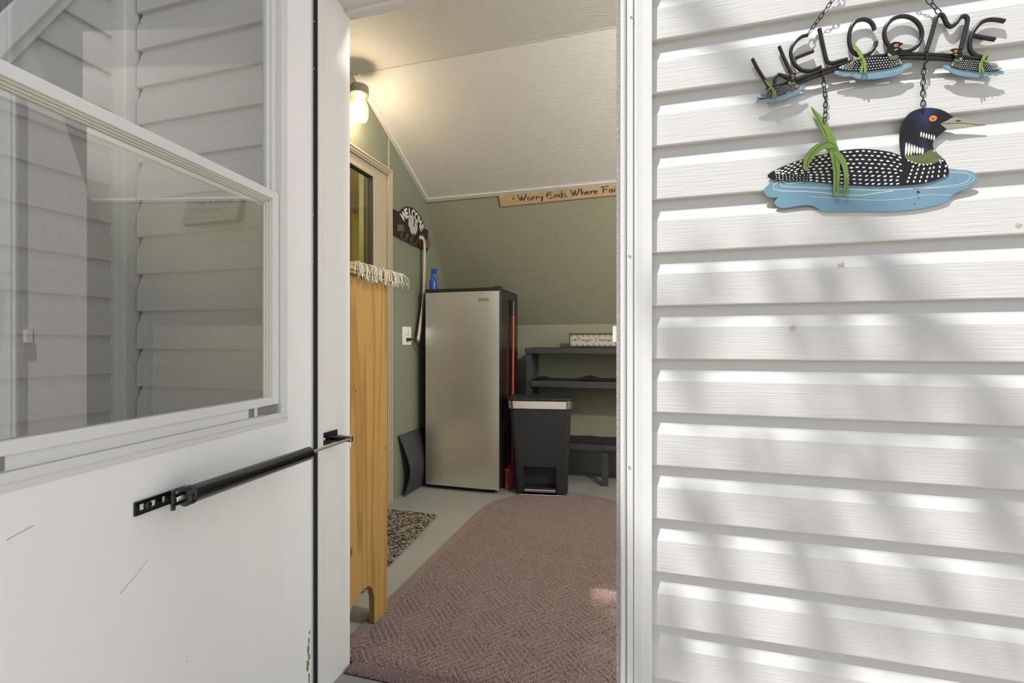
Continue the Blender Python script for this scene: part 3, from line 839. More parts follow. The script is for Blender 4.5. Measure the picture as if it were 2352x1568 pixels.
for (x, y) in ((570, 505), (1292, 396)):
    mb.tube([SP(x - 3, y - 24, .007), SP(x, y - 20, .0148), SP(x + 2, y + 6, .0148), SP(x + 2, y + 30, .0148), SP(x, y + 36, .007)], .0022, 8)
mb.build('arch_bar', M_IRON, hs, smooth=True)
def chain(pts, n, r=.0010, half=.0052, wid=.0040):
    mb = MB(); path = [Vector(p) for p in pts]
    seg = [(path[i + 1] - path[i]).length for i in range(len(path) - 1)]; T = sum(seg)
    def at(s):
        for i, L in enumerate(seg):
            if s <= L or i == len(seg) - 1: return path[i].lerp(path[i + 1], s / L), (path[i + 1] - path[i]).normalized()
            s -= L
    step = T / n
    for k in range(n):
        c, t = at(step * (k + .5))
        ang = (math.radians(28) if k % 2 else math.radians(-48)) + RNG.uniform(-.25, .25)
        side = t.cross(Vector((0, 1, 0))).normalized()
        nrm = t.cross(side).normalized()
        w = side * math.cos(ang) + nrm * math.sin(ang)
        hl = step * .5 + r * 1.6
        loop = []
        for j in range(14):
            a = 2 * math.pi * j / 14
            sq = 1.0 + .12 * math.cos(2 * a)
            loop.append(c + t * (hl * math.cos(a)) + w * (wid * sq * math.sin(a)))
        mb.tube(loop, r, 6, closed=True)
    return mb
apex = SP(948, -430, .009)
top_l = SP(472, 236, .0085); top_r = SP(1386, 98, .0085)
chain([top_l, apex], 18, wid=.0042).build('chain', M_IRON, hs, smooth=True)
chain([top_r, apex], 15, wid=.0042).build('chain', M_IRON, hs, smooth=True)
chain([SP(575, 528, .009), SP(592, 690, .0075), SP(586, 852, .0075)], 9).build('chain', M_IRON, hs, smooth=True)
chain([SP(1276, 440, .009), SP(1264, 600, .0075), SP(1268, 772, .0065)], 9).build('chain', M_IRON, hs, smooth=True)
mb = MB(); mb.tube([SP(948, -434, -.012), SP(948, -436, .016), SP(948, -446, .019)], .002, 10)
mb.build('nail', M_CHROME, hs)

def inpoly(x, y, P):
    c = False; n = len(P); j = n - 1
    for i in range(n):
        if (P[i][1] > y) != (P[j][1] > y) and x < (P[j][0] - P[i][0]) * (y - P[i][1]) / (P[j][1] - P[i][1]) + P[i][0]: c = not c
        j = i
    return c
def sm2(P, k=4, closed=True):
    return [(p.x, p.y) for p in smooth_path([(a, b, 0) for a, b in P], k, closed)]
def slab(mb, P, off, th=.0016, T=lambda x, y: (x, y)):
    pts = [SP(*T(x, y), off) for x, y in P]
    mb.prism(pts, (0, th, 0))
def well_in(x, y, rx, P):
    return all(inpoly(x + dx, y + dy, P) for dx, dy in ((rx, 0), (-rx, 0), (0, rx * .55), (0, -rx * .55)))

WATER = sm2([(255, 1252), (210, 1268), (176, 1295), (165, 1325), (178, 1352), (215, 1368), (262, 1368), (243, 1388), (240, 1412), (262, 1434), (310, 1441), (390, 1428), (470, 1421), (520, 1434), (570, 1461), (640, 1466), (900, 1467), (1050, 1466), (1200, 1453), (1350, 1425), (1435, 1397), (1462, 1365), (1500, 1335), (1570, 1305), (1622, 1275), (1646, 1238), (1638, 1205), (1590, 1182), (1500, 1171), (1430, 1172), (1380, 1215), (1250, 1240), (1000, 1250), (700, 1245), (450, 1235)], 3)
BODY = [(190, 1210), (300, 1150), (450, 1097), (600, 1063), (700, 1042), (850, 1030), (1000, 1043), (1080, 1063), (1132, 1092), (1160, 1110), (1250, 1130), (1330, 1120), (1400, 1095), (1430, 1128), (1447, 1180), (1443, 1205), (1400, 1230), (1300, 1262), (1150, 1282), (900, 1286), (680, 1276), (500, 1256), (350, 1252), (240, 1247)]
BODY = sm2(BODY, 3)
HEAD = sm2([(1135, 1098), (1112, 1050), (1103, 960), (1112, 885), (1140, 820), (1185, 775), (1250, 750), (1320, 745), (1390, 757), (1445, 785), (1480, 815), (1478, 860), (1440, 890), (1395, 922), (1352, 962), (1335, 1000), (1345, 1038), (1370, 1066), (1330, 1080), (1230, 1085)], 3)
COLLAR = sm2([(1140, 1082), (1180, 1075), (1260, 1068), (1310, 1040), (1344, 1036), (1372, 1066), (1400, 1095), (1360, 1125), (1290, 1141), (1210, 1132), (1160, 1110)], 3)
BEAK = sm2([(1390, 857), (1440, 832), (1480, 812), (1540, 817), (1600, 830), (1660, 848), (1708, 863), (1660, 871), (1600, 877), (1530, 886), (1440, 895), (1412, 878)], 3)
ll = None
mb = MB(); slab(mb, WATER, .00300, .0018)
ll = mb.build('large_loon', M_BLUEWATER, hs, bevel=.0006)
tag(ll, 'large painted loon on blue water')
mb = MB()
for st, w in (([(430, 1262), (330, 1272), (290, 1250), (280, 1265), (300, 1290), (420, 1296), (600, 1304), (800, 1312), (950, 1318), (1100, 1312), (1300, 1300), (1480, 1282), (1560, 1262), (1592, 1230), (1570, 1203), (1450, 1190)], 2.6),
              ([(265, 1258), (232, 1285), (240, 1312), (300, 1322), (420, 1325), (560, 1333), (700, 1348), (830, 1352), (960, 1335), (1060, 1322)], 3.2),
              ([(1200, 1308), (1350, 1302), (1480, 1295), (1580, 1270), (1620, 1235), (1590, 1200), (1500, 1180)], 2.0),
              ([(480, 1362), (700, 1375), (900, 1385), (1100, 1380), (1300, 1350), (1470, 1352)], 2.0)):
    pts = smooth_path([(a, b, 0) for a, b in st], 6)
    for i in range(len(pts) - 1):
        t = (pts[i + 1] - pts[i]).normalized(); nm = Vector((-t.y, t.x, 0)) * w
        q = [pts[i] + nm, pts[i + 1] + nm, pts[i + 1] - nm, pts[i] - nm]
        mb.add([SP(k.x, k.y, .00330) for k in q], [(0, 1, 2, 3)])
mb.build('water_line', mat('pale_water_line_paint', (.50, .58, .58), .5), ll)
for x, y, r in ((1232, 1327, 8), (1240, 1332, 5), (1236, 1370, 4), (1207, 1408, 4), (640, 1330, 2)):
    mb = MB(); mb.disc(SP(x, y, .00350), (.00029 * r, 0, 0), (0, 0, .00029 * r), 8)
    mb.build('rust_spot', M_SLATEB, ll)
mb = MB(); slab(mb, BODY, .00550, .0016)
bd = mb.build('body', M_BODY, ll, bevel=.0006)
mb = MB(); slab(mb, HEAD, .00620, .0018)
hd = mb.build('head', M_HEADP, ll, bevel=.0006)
mb = MB(); slab(mb, COLLAR, .00670, .0008)
mb.build('collar', M_COLLAR, ll)
mb = MB(); slab(mb, BEAK, .00720, .0016)
bk = mb.build('beak', M_BEAK, ll, bevel=.0005)
mb = MB()
U6 = (SP(1001, 1000, .012) - SP(1000, 1000, .012)).length
pts = smooth_path([(1395, 857, 0), (1460, 853, 0), (1560, 853, 0), (1640, 862, 0), (1700, 864, 0)], 5)
mb.tube([SP(p.x, p.y, .00730) for p in pts], .0004, 5)
mb.disc(SP(1510, 836, .00740), (.0048, 0, -.0006), (.0003, 0, .0014), 10)
mb.build('mouth_line', M_INK, ll)
def spots(mb, poly, off, test=None, T=lambda x, y: (x, y), ks=1.0):
    pass
mb = MB()
def oval(mb, x, y, rx, ry, ang, off, T=lambda x, y: (x, y), n=9):
    c = math.cos(ang); s = math.sin(ang); P = []
    for k in range(n):
        a = 2 * math.pi * k / n
        w = 1.0 - .25 * math.cos(a)
        ex = rx * math.cos(a); ey = ry * math.sin(a) * w
        P.append(SP(*T(x + ex * c - ey * s, y + ex * s + ey * c), off))
    mb.add(P, [list(range(n))])
ytop = lambda x: np.interp(x, [190, 300, 450, 600, 700, 850, 1000, 1080, 1140, 1250, 1400, 1447], [1210, 1150, 1097, 1063, 1042, 1030, 1043, 1063, 1092, 1130, 1095, 1180])
ybot = lambda x: np.interp(x, [190, 240, 350, 500, 680, 900, 1150, 1300, 1400, 1447], [1212, 1247, 1252, 1256, 1276, 1286, 1282, 1262, 1230, 1200])
NR = 9
for j in range(NR):
    v = (j + .55) / NR
    x = 250 + (j % 2) * 22
    while x < 1118:
        y = ytop(x) * (1 - v) + ybot(x) * v
        sl_ang = math.atan2(ytop(x + 10) * (1 - v) + ybot(x + 10) * v - y, 10)
        small = (x < 470 and v > .45 + (x - 250) * .0012)
        rx, ry = (4, 3.4) if small else (12.5, 5.4)
        if v > .55 and x > 850: sl_ang -= .35
        spacing_ok = (ybot(x) - ytop(x)) / NR > 9 or j % 2 == 0
        if spacing_ok and well_in(x, y, rx + 1, BODY):
            oval(mb, x + RNG.uniform(-3, 3), y + RNG.uniform(-1.5, 1.5), rx * RNG.uniform(.85, 1.1), ry * RNG.uniform(.85, 1.1), sl_ang, .00575)
        x += 24 if small else 43
for j in range(7):
    for k in range(6):
        # chest rows sweep upward to the breast
        a = k / 5
        x = 1182 + j * 42 + a * 16 - (j > 3) * (a * 20); y = 1282 - a * (130 + j * 6)
        x += (1 - a) * -30
        if well_in(x, y, 8, BODY) and not inpoly(x, y, COLLAR):
            oval(mb, x, y, 9.5, 6.5, -.85 - .12 * j, .00575)
mb.build('spots', M_SPOT, bd)
mb = MB()
for i in range(7):
    x = 1150 + i * 19; h = (46, 44, 38, 30, 27, 23, 23)[i]; y = (1032, 1034, 1036, 1034, 1040, 1043, 1046)[i]
    oval(mb, x, y, 8.2, h, .06, .00685, n=14)
for i in range(6):
    oval(mb, 1254 + i * 18, 930 + i * 5, 6.0, 19, .12, .00685, n=12)
for x, y in ((1165, 1112), (1190, 1122), (1215, 1130), (1243, 1138), (1270, 1141), (1297, 1140), (1322, 1135), (1345, 1045), (1384, 1110), (1402, 1112)):
    oval(mb, x, y, 7, 6, 0, .00700)
mb.build('neck_bars', M_SPOT, hd)
mb = MB()
mb.disc(SP(1336, 820, .00660), (.0068, 0, 0), (0, 0, .0062), 20)
ey = mb.build('eye', M_EYE, hd)
mb = MB(); mb.disc(SP(1337, 818, .00680), (.0022, 0, 0), (0, 0, .0022), 12); mb.build('pupil', M_INK, ey)
mb = MB(); mb.disc(SP(1338, 816, .00700), (.0009, 0, 0), (0, 0, .0009), 8); mb.build('glint', M_SPOT, ey)
def grass(strokes, off, parent, T=lambda x, y: (x, y), vein=True, name='grass_blade'):
    """strokes: list of outlines (closed)"""
    for k, P in enumerate(strokes):
        mb = MB(); slab(mb, sm2(P[0], 3), off + k * .0012, .0010, T)
        g_ = mb.build(name, M_LEAFP, parent, bevel=.0003)
        if vein and P[1]:
            mb = MB()
            mb.tube([SP(*T(p.x, p.y), off + k * .0012 + .0001) for p in smooth_path([(a, b, 0) for a, b in P[1]], 4)], .00045, 5)
            mb.build('vein', M_INK, g_)
G1 = ([(490, 738), (520, 762), (560, 800), (595, 845), (625, 890), (655, 950), (675, 1010), (690, 1062), (655, 1055), (618, 1050), (600, 985), (570, 920), (545, 860), (515, 800)], [(500, 755), (545, 830), (590, 920), (608, 980)])
G2 = ([(665, 1010), (630, 985), (590, 980), (540, 992), (490, 1028), (450, 1080), (438, 1130), (440, 1165), (458, 1187), (472, 1160), (488, 1120), (530, 1065), (580, 1032), (630, 1025)], [(680, 1025), (620, 985), (560, 1005), (500, 1060), (470, 1110), (462, 1160)])
G3 = ([(618, 1050), (632, 1110), (642, 1170), (645, 1260), (648, 1340), (662, 1363), (680, 1352), (686, 1290), (692, 1210), (690, 1130), (672, 1075), (645, 1052)], [(648, 1075), (662, 1150), (668, 1250), (664, 1330)])
G4 = ([(645, 1052), (680, 1052), (710, 1070), (735, 1120), (750, 1180), (753, 1250), (745, 1330), (728, 1360), (716, 1345), (720, 1270), (715, 1190), (695, 1130), (665, 1085)], [(735, 1230), (738, 1290), (730, 1345)])
grass([G1, G3, G4, G2], .00800, ll)
# the small loons: one outline laid out three times along the arch
SW = sm2([(655, 498), (672, 487), (760, 488), (900, 490), (1000, 480), (1100, 455), (1150, 437), (1185, 437), (1194, 452), (1175, 470), (1140, 485), (1110, 510), (1040, 532), (940, 546), (850, 548), (795, 540), (770, 525), (712, 532), (706, 518), (660, 516)], 2)
SB = sm2([(675, 465), (750, 435), (820, 405), (900, 393), (1000, 393), (1022, 388), (1090, 392), (1120, 415), (1126, 438), (1100, 452), (1040, 468), (900, 489), (770, 490), (700, 484)], 2)
SH = sm2([(1022, 392), (1015, 355), (1028, 315), (1065, 289), (1105, 291), (1136, 306), (1130, 335), (1100, 348), (1086, 365), (1092, 392), (1060, 402)], 2)
SK = [(1098, 327), (1132, 304), (1170, 306), (1206, 313), (1192, 326), (1150, 333), (1125, 337)]
SC_ = sm2([(1022, 396), (1050, 388), (1085, 380), (1100, 396), (1080, 410), (1045, 412)], 2)
g1 = ([(783, 300), (800, 308), (835, 350), (858, 400), (840, 408), (822, 385), (800, 345)], None)
g2 = ([(850, 392), (825, 392), (790, 408), (768, 435), (766, 448), (778, 440), (800, 415), (835, 405)], None)
g3 = ([(832, 402), (840, 440), (830, 490), (832, 505), (846, 500), (856, 450), (852, 404)], None)
g4 = ([(845, 400), (862, 408), (875, 440), (876, 490), (868, 506), (858, 498), (856, 450), (848, 420)], None)
def simil(src, dst, mirror):
    (ax_, ay_), (bx_, by_) = src; (cx_, cy_), (dx_, dy_) = dst
    m = -1 if mirror else 1
    v = complex((bx_ - ax_) * m, by_ - ay_); w = complex(dx_ - cx_, dy_ - cy_); q = w / v
    def T(x, y):
        r = complex((x - ax_) * m, y - ay_) * q
        return (cx_ + r.real, cy_ + r.imag)
    return T
base = ((655, 505), (1190, 445))
for dst, mir, lab in ((((110, 704), (452, 594)), False, 'small loon at the low left end of the arch'), (((655, 505), (1190, 445)), False, 'middle sized loon above the big one'), (((1828, 502), (1408, 458)), True, 'small loon facing left at the right end of the arch')):
    T = simil(base, dst, mir)
    mb = MB(); slab(mb, SW, .01400, .0018, T); lo_ = mb.build('small_loon', M_BLUEWATER, hs, bevel=.0005); tag(lo_, lab)
    mb = MB()
    for yy in (0, 14, 27):
        pts = smooth_path([(680, 496 + yy, 0), (820, 503 + yy, 0), (960, 500 + yy * .9, 0), (1080, 474 + yy * .7, 0), (1160, 450 + yy * .4, 0)], 5)
        mb.tube([SP(*T(p.x, p.y), .01400) for p in pts], .00035, 4)
    mb.build('water_line', M_SPOT if False else bpy.data.materials['pale_water_line_paint'], lo_)
    mb = MB(); slab(mb, SB, .01620, .0016, T); b_ = mb.build('body', M_BODY, lo_, bevel=.0005)
    mb = MB(); slab(mb, SH, .01700, .0014, T); h_ = mb.build('head', M_HEADP, lo_, bevel=.0005)
    mb = MB(); slab(mb, SC_, .01750, .0006, T); mb.build('collar', M_COLLAR, lo_)
    mb = MB(); slab(mb, SK, .01760, .0012, T); mb.build('beak', M_BEAK, lo_, bevel=.0004)
    sc_ = abs(complex(dst[1][0] - dst[0][0], dst[1][1] - dst[0][1])) / 538.3 * .000297
    mb = MB(); mb.disc(SP(*T(1081, 314), .01740), (13 * sc_, 0, 0), (0, 0, 12 * sc_), 14); e_ = mb.build('eye', M_EYE, lo_)
    mb = MB(); mb.disc(SP(*T(1082, 312), .01760), (4.5 * sc_, 0, 0), (0, 0, 4.5 * sc_), 8); mb.build('pupil', M_INK, lo_)
    mb = MB()
    for j in range(5):
        for k in range(24):
            x = 690 + k * 19 + (j % 2) * 9; v = (j + .5) / 5
            yt = np.interp(x, [675, 750, 820, 900, 1020, 1090, 1126], [465, 435, 405, 393, 390, 394, 430]); yb = np.interp(x, [675, 770, 900, 1040, 1126], [470, 490, 489, 468, 440])
            y = yt * (1 - v) + yb * v
            if well_in(x, y, 5, SB): oval(mb, x + RNG.uniform(-2, 2), y + RNG.uniform(-1, 1), 4.8, 3.7, RNG.uniform(-.5, .5), .01645, T, 7)
    for i in range(4): oval(mb, 1026 + i * 6, 376 + i * 3, 2.2, 9, .2, .01730, T, 7)
    for i in range(3): oval(mb, 1072 + i * 8, 345 - i * 2, 2.2, 6, .6, .01730, T, 7)
    mb.build('spots', M_SPOT, b_)
    grass([g1, g3, g4, g2], .01850, lo_, T, vein=False)

# ================================================================== SLATE PLAQUE
PY = 1.172
q = {}
tl = onY(432, 447, 1.168); tr = onY(557, 435, 1.168); 
bl = onY(415, 515, 1.143); br = onY(541, 502, 1.143)
pq = thing('house_plaque', ((bl.x + br.x) / 2, 1.17, bl.z), 'small grey slate name and address plaque on siding behind the storm door screen', 'plaque')
Np = (tr - tl).cross(bl - tl).normalized()
if Np.y > 0: Np = -Np
mb = MB(); mb.prism([tl, tr, br, bl], -Np * .004)
mb.build('slate_face', M_SLATE, pq, bevel=.001)
mb = MB(); rag = []
cc = [tl, tr, br, bl]
for i in range(4):
    a, b = cc[i], cc[(i + 1) % 4]
    for k in range(6): rag.append(a.lerp(b, k / 6) + Vector((RNG.uniform(-.002, .002), 0, RNG.uniform(-.0015, .0015))))
mb.prism([p - Np * .004 for p in rag], -Np * .015)
mb.build('slate_edge', M_SLATEB, pq)
Up = (tr - tl).normalized(); Vp = (tl - bl).normalized()
wid = (tr - tl).length; hei = (tl - bl).length
mb = MB()
put_text(mb, 'Yvan & Brenda', .026, tl + Up * wid * .52 - Vp * hei * .42 + Np * .0005, Up, Vp, Np, shear=.25, align='CENTER')
put_text(mb, '282 Jackson Ln.', .026, tl + Up * wid * .50 - Vp * hei * .66 + Np * .0005, Up, Vp, Np, shear=.25, align='CENTER')
o = tl - Vp * hei * .84 + Np * .0005
mb.prism([o + Up * wid * .14, o + Up * wid * .86, o + Up * wid * .86 + Vp * .0012, o + Up * wid * .14 + Vp * .0012], Np * .0003)
for f in (.14, .42, .60, .86):
    c = o + Up * wid * f
    mb.prism([c - Up * .005, c + Vp * .003, c + Up * .005, c - Vp * .003], Np * .0004)
mb.build('lettering', M_INK, pq)

# ================================================================== INTERIOR THINGS
# pine shelf unit standing against the front wall, its end panel towards the doorway
sh = thing('shelf_unit', (-1.28, 1.48, 0), 'varnished pine shelf unit with an arched foot just inside the doorway', 'shelf')
XP = -.970
mb = MB()
prof = [(1.619, .0095), (1.619, 1.278), (1.338, 1.278), (1.338, .0095), (1.348, .0095), (1.355, .06), (1.386, .138), (1.42, .160), (1.46, .172), (1.495, .167), (1.515, .148), (1.526, .115), (1.530, .06), (1.530, .012), (1.534, .0095)]
mb.prism([(XP, a, b) for a, b in prof], (-.022, 0, 0))
mb.build('end_panel', M_WOOD, sh, bevel=.0015)
for (px, py, ra_k, rb_k) in ((817, 898, .004, .006), (807.5, 1268, .006, .016), (884.5, 1029, .003, .007)):
    k_ = onX(px, py, XP + .0003)
    mb = MB(); mb.disc(k_, (0, ra_k, 0), (0, 0, rb_k), 12)
    mb.build('knot', bpy.data.materials.get('dark_knot') or mat('dark_knot', (.085, .035, .015), .5, var=((200, 200, 200), (.20, .09, .03), 1.5)), sh)
mb = MB(); mb.prism([(-1.60, a, b) for a, b in prof], (-.022, 0, 0))
mb.build('end_panel', M_WOOD, sh, bevel=.0015)
for z in (.32, .66, .98):
    mb = MB(); mb.box(-1.60, XP - .022, 1.36, 1.60, z, z + .02); mb.build('shelf', M_WOOD, sh, bevel=.001)
mb = MB(); mb.box(-1.60, XP - .022, 1.338, 1.350, .2, 1.278); mb.build('back_panel', M_WOOD, sh)
mb = MB()
mb.box(-1.63, -.952, 1.332, 1.650, 1.278, 1.288); mb.box(-1.63, -.944, 1.330, 1.664, 1.288, 1.303)
mb.build('top_board', M_OLIVE, sh, bevel=.003)
rn = thing('table_runner', (-1.28, 1.50, 1.303), 'olive runner with a white cotton fringe lying over the pine shelf unit top', 'runner')
mb = MB(); mb.box(-1.55, -.946, 1.345, 1.660, 1.3035, 1.3145)
mb.build('cloth', M_OLIVE, rn, bevel=.004, seg=3)
mb = MB()
R2 = random.Random(4)
for i in range(78):
    f = i / 77
    y = 1.372 + f * .295
    x0 = -.958
    ln = R2.uniform(.030, .052); sp = R2.uniform(-.012, .012)
    out = R2.uniform(.016, .030)
    end_up = 0
    if f > .86:
        sp += (f - .86) * .25
    P = [(x0, y, 1.3155), (x0 + out * .6, y + sp * .2, 1.318 + R2.uniform(-.002, .002)), (x0 + out, y + sp * .6, 1.308), (x0 + out + R2.uniform(-.002, .006), y + sp, 1.308 - ln * .55), (x0 + out + R2.uniform(-.004, .008), y + sp * 1.3, 1.308 - ln)]
    mb.tube(smooth_path(P, 3), R2.uniform(.0010, .0015), 5)
for i in range(14):
    y0 = 1.662; x = -.962 - R2.uniform(0, .05)
    P = [(x, y0 - .02, 1.3155), (x + .006, y0 + .006, 1.317), (x + .012 + R2.uniform(-.01, .01), y0 + .022, 1.306), (x + .014 + R2.uniform(-.01, .01), y0 + .030, 1.285 - R2.uniform(0, .02))]
    mb.tube(smooth_path(P, 3), .0012, 5)
mb.build('fringe', M_FRINGE, rn)

# jar lamp
lp = thing('jar_lamp', (-1.578, 2.300, 2.35), 'lit glass jelly jar lamp with a grey cap on the gable wall', 'lamp')
Lc = None
r_ = ray(825.5, 245); kk = 2.655; 
Lc = CAM + r_ * kk
WM[lp.name] = Matrix.Translation(Lc); lp.location = Lc
zz = lambda py: CAMZ + (CY - py) / FPX * kk
zc1, zc0, zj0 = zz(199), zz(219), zz(280)
R = .0495
mb = MB(); mb.lathe((Lc.x, Lc.y, zc0), (0, 0, 1), [(0, R * .98), (.002, R * 1.04), (zc1 - zc0 - .004, R * 1.04), (zc1 - zc0, R * .98)], 36)
mb.box(XI, Lc.x, Lc.y - .022, Lc.y + .022, zc0 + .012, zc1 - .004)
mb.build('cap', M_LAMPCAP, lp, smooth=True)
mb = MB(); prof = []
H = zc0 - zj0
rr = [(0, .80), (.03, .86)]
for i in range(6): rr += [(.05 + i * .045, .90), (.065 + i * .045, .84), (.08 + i * .045, .84)]
rr += [(.36, .92), (.44, .99), (.55, 1.0)]
for i in range(5): rr += [(.57 + i * .05, 1.0), (.59 + i * .05, .965)]
rr += [(.84, .95), (.93, .80), (.985, .52), (1.0, .18), (1.001, .01)]
mb.lathe((Lc.x, Lc.y, zc0), (0, 0, -1), [(h * H, r * R) for h, r in rr], 36, cap=False)
mb.build('glass_jar', M_JAR, lp, smooth=True)
mb = MB(); mb.lathe((Lc.x, Lc.y, zc0 - .01), (0, 0, -1), [(0, .013), (.02, .014), (.045, .024), (.075, .031), (.10, .026), (.115, .012), (.118, .001)], 24)
mb.build('bulb', M_BULB, lp, smooth=True)
pl = bpy.data.lights.new('jar_lamp_light', 'POINT'); pl.energy = 23; pl.color = (1.0, .82, .58); pl.shadow_soft_size = .035
po = bpy.data.objects.new('jar_lamp_light', pl); po.location = (Lc.x, Lc.y, zj0 + .05); COL.objects.link(po)

# second jar lamp added out of view right of the doorway to brighten the entry
l2 = lp.copy(); COL.objects.link(l2); l2.location = (1.0, 1.45, 2.6 - (zc1 - Lc.z))
l2['label'] = 'added jelly jar lamp, unseen, brightening the entry from right of the doorway'
for ch in list(lp.children):
    c_ = ch.copy(); COL.objects.link(c_); c_.parent = l2
pl2 = bpy.data.lights.new('added_fill_light', 'POINT'); pl2.energy = 142; pl2.color = (1.0, .965, .91); pl2.shadow_soft_size = .05
po2 = bpy.data.objects.new('added_fill_light', pl2); po2.location = (1.0, 1.45, 2.40); COL.objects.link(po2)

# welcome coat rack
def C3(x, y): return (880 + x / 9.8, 440 + y / 9.8)
RX = XI + .012
def RP(x, y, off=0): return onX(*C3(x, y), RX + off)
rk = thing('coat_rack', tuple(RP(620, 900)), 'black cut metal welcome coat rack with a pale goose cutout and horseshoe hooks', 'coat rack')
OUT = [(228, 970), (240, 395), (300, 425), (365, 468), (400, 425), (460, 365), (530, 332), (600, 332), (680, 368), (750, 430), (820, 520), (880, 630), (920, 740), (942, 832), (1015, 866), (1012, 1080), (1050, 1105), (1052, 1190), (1030, 1270), (985, 1345), (900, 1310), (600, 1160)]
mb = MB(); mb.prism([RP(x, y) for x, y in OUT], (-.006, 0, 0))
mb.tube([RP(330, 470, .002), RP(330, 730, .002)], .0012, 6)
mb.build('back_plate', M_RACK, rk, bevel=.0008)
a3, b3, c3 = RP(385, 478), RP(590, 345), RP(935, 838)
def circ(a, b, c):
    (x1, y1), (x2, y2), (x3, y3) = (a.y, a.z), (b.y, b.z), (c.y, c.z)
    d = 2 * (x1 * (y2 - y3) + x2 * (y3 - y1) + x3 * (y1 - y2))
    ux = ((x1**2 + y1**2) * (y2 - y3) + (x2**2 + y2**2) * (y3 - y1) + (x3**2 + y3**2) * (y1 - y2)) / d
    uy = ((x1**2 + y1**2) * (x3 - x2) + (x2**2 + y2**2) * (x1 - x3) + (x3**2 + y3**2) * (x2 - x1)) / d
    return ux, uy, math.hypot(x1 - ux, y1 - uy)
uy_, uz_, ur_ = circ(a3, b3, c3)
aa0 = math.atan2(a3.z - uz_, a3.y - uy_); aa1 = math.atan2(c3.z - uz_, c3.y - uy_)
mb = MB()
for i, ch in enumerate('WELCOME'):
    a = aa0 + (aa1 - aa0) * (i + .5) / 7
    rad = ur_ * .70
    o = Vector((RX + .0012, uy_ + rad * math.cos(a), uz_ + rad * math.sin(a)))
    U = Vector((0, math.sin(a), -math.cos(a))); V = Vector((0, math.cos(a), math.sin(a)))
    put_text(mb, ch, ur_ * .38, o, U * .86, V, (1, 0, 0), align='CENTER', offset=ur_ * .016)
mb.build('lettering', mat('pale_cutout_letters', (.62, .60, .55), .6), rk)
mb = MB()
goose = sm2([(600, 560), (640, 545), (690, 565), (735, 620), (758, 700), (770, 830), (745, 930), (690, 985), (640, 940), (610, 880), (600, 810), (575, 780), (568, 680), (575, 610)], 3)
mb.prism([RP(x, y, .0005) for x, y in goose], (.0015, 0, 0))
mb.build('goose_cutout', M_GREYART, rk)
mb = MB(); mb.prism([RP(x, y, .0022) for x, y in [(683, 590), (705, 600), (718, 650), (708, 720), (693, 800), (680, 760), (695, 690), (692, 630)]], (.0006, 0, 0))
mb.build('wing_line', M_RACK, rk)
mb = MB(); mb.prism([RP(x, y, .001) for x, y in [(320, 735), (420, 735), (455, 790), (455, 845), (400, 890), (305, 885)]], (.004, 0, 0))
mb.build('side_tile', M_BRONZE, rk, bevel=.0008)
def hook(cx, cy):
    mb = MB()
    P = [(cx - 20, cy - 150), (cx - 60, cy - 60), (cx - 70, cy + 20), (cx - 30, cy + 75), (cx + 25, cy + 65), (cx + 65, cy + 10), (cx + 85, cy - 60)]
    w3 = [RP(x, y, .008 + .012 * k / 6) for k, (x, y) in enumerate(P)]
    mb.tube(smooth_path(w3, 5), .0028, 8)
    mb.lathe(RP(cx - 20, cy - 150, .0), (1, 0, 0), [(0, .010), (.006, .009), (.008, .004)], 14)
    mb.build('hook', M_BRONZE, rk, smooth=True)
hook(470, 1010); hook(700, 1110); hook(900, 1130)
mb = MB(); mb.prism([RP(x, y, .001) for x, y in [(950, 1085), (1040, 1105), (1048, 1190), (1010, 1290), (955, 1260)]], (.004, 0, 0))
mb.build('side_tile', M_BRONZE, rk, bevel=.0008)
# curved cream strip hanging on the rack
mb = MB()
cen = [(964.5, 546), (969, 545), (973.5, 549), (976, 560), (976.3, 600), (975.5, 650), (972, 700), (967, 740), (962.5, 775), (961, 782)]
P = smooth_path([onX(x - 1.5, y, -1.602) for x, y in cen], 5)
for i in range(len(P) - 1):
    t = (P[i + 1] - P[i]).normalized(); sd = Vector((0, t.z, -t.y)); w = .012 + .006 * (i / len(P))
    a, b = P[i], P[i + 1]
    mb.add([a - sd * w, a + sd * w, b + sd * w, b - sd * w, a - sd * w * .8 + Vector((.006, 0, 0)), a + sd * w * .8 + Vector((.006, 0, 0)), b + sd * w * .8 + Vector((.006, 0, 0)), b - sd * w * .8 + Vector((.006, 0, 0))],
           [(0, 1, 2, 3), (4, 7, 6, 5), (0, 3, 7, 4), (1, 5, 6, 2), (0, 4, 5, 1), (3, 2, 6, 7)])
o_ = mb.build('shoe_horn', M_STRAP)
tag(o_, 'long curved cream strip hanging from the end hook of the welcome coat rack', 'shoe horn')

# outlet, plug and cord
pA_ = onX(923, 792, XI); pB_ = onX(943, 751, XI)
ot = thing('wall_outlet', (XI, (pA_.y + pB_.y) / 2, pA_.z), 'white combined switch and outlet plate on the sage wall beside the freezer', 'outlet')
mb = MB(); mb.box(XI, XI + .006, pA_.y, pB_.y, pA_.z, pB_.z); mb.build('cover_plate', M_WHITEPL, ot, bevel=.002)
c = onX(932, 769, XI + .006)
mb = MB(); mb.obox(c + Vector((0, -.004, -.004)), (.018, 0, .008), (0, .008, 0), (0, 0, .009)); mb.build('toggle', M_WHITEPL, ot, bevel=.001)
c = onX(938, 764, XI + .006)
mb = MB(); mb.box(XI + .006, XI + .0075, c.y - .007, c.y + .007, c.z - .018, c.z + .018); mb.build('switch_bezel', M_STRAP, ot, bevel=.0005)
pc_ = onX(940, 779, XI + .02)
mb = MB()
mb.box(XI + .006, XI + .032, pc_.y - .018, pc_.y + .016, pc_.z - .012, pc_.z + .010)
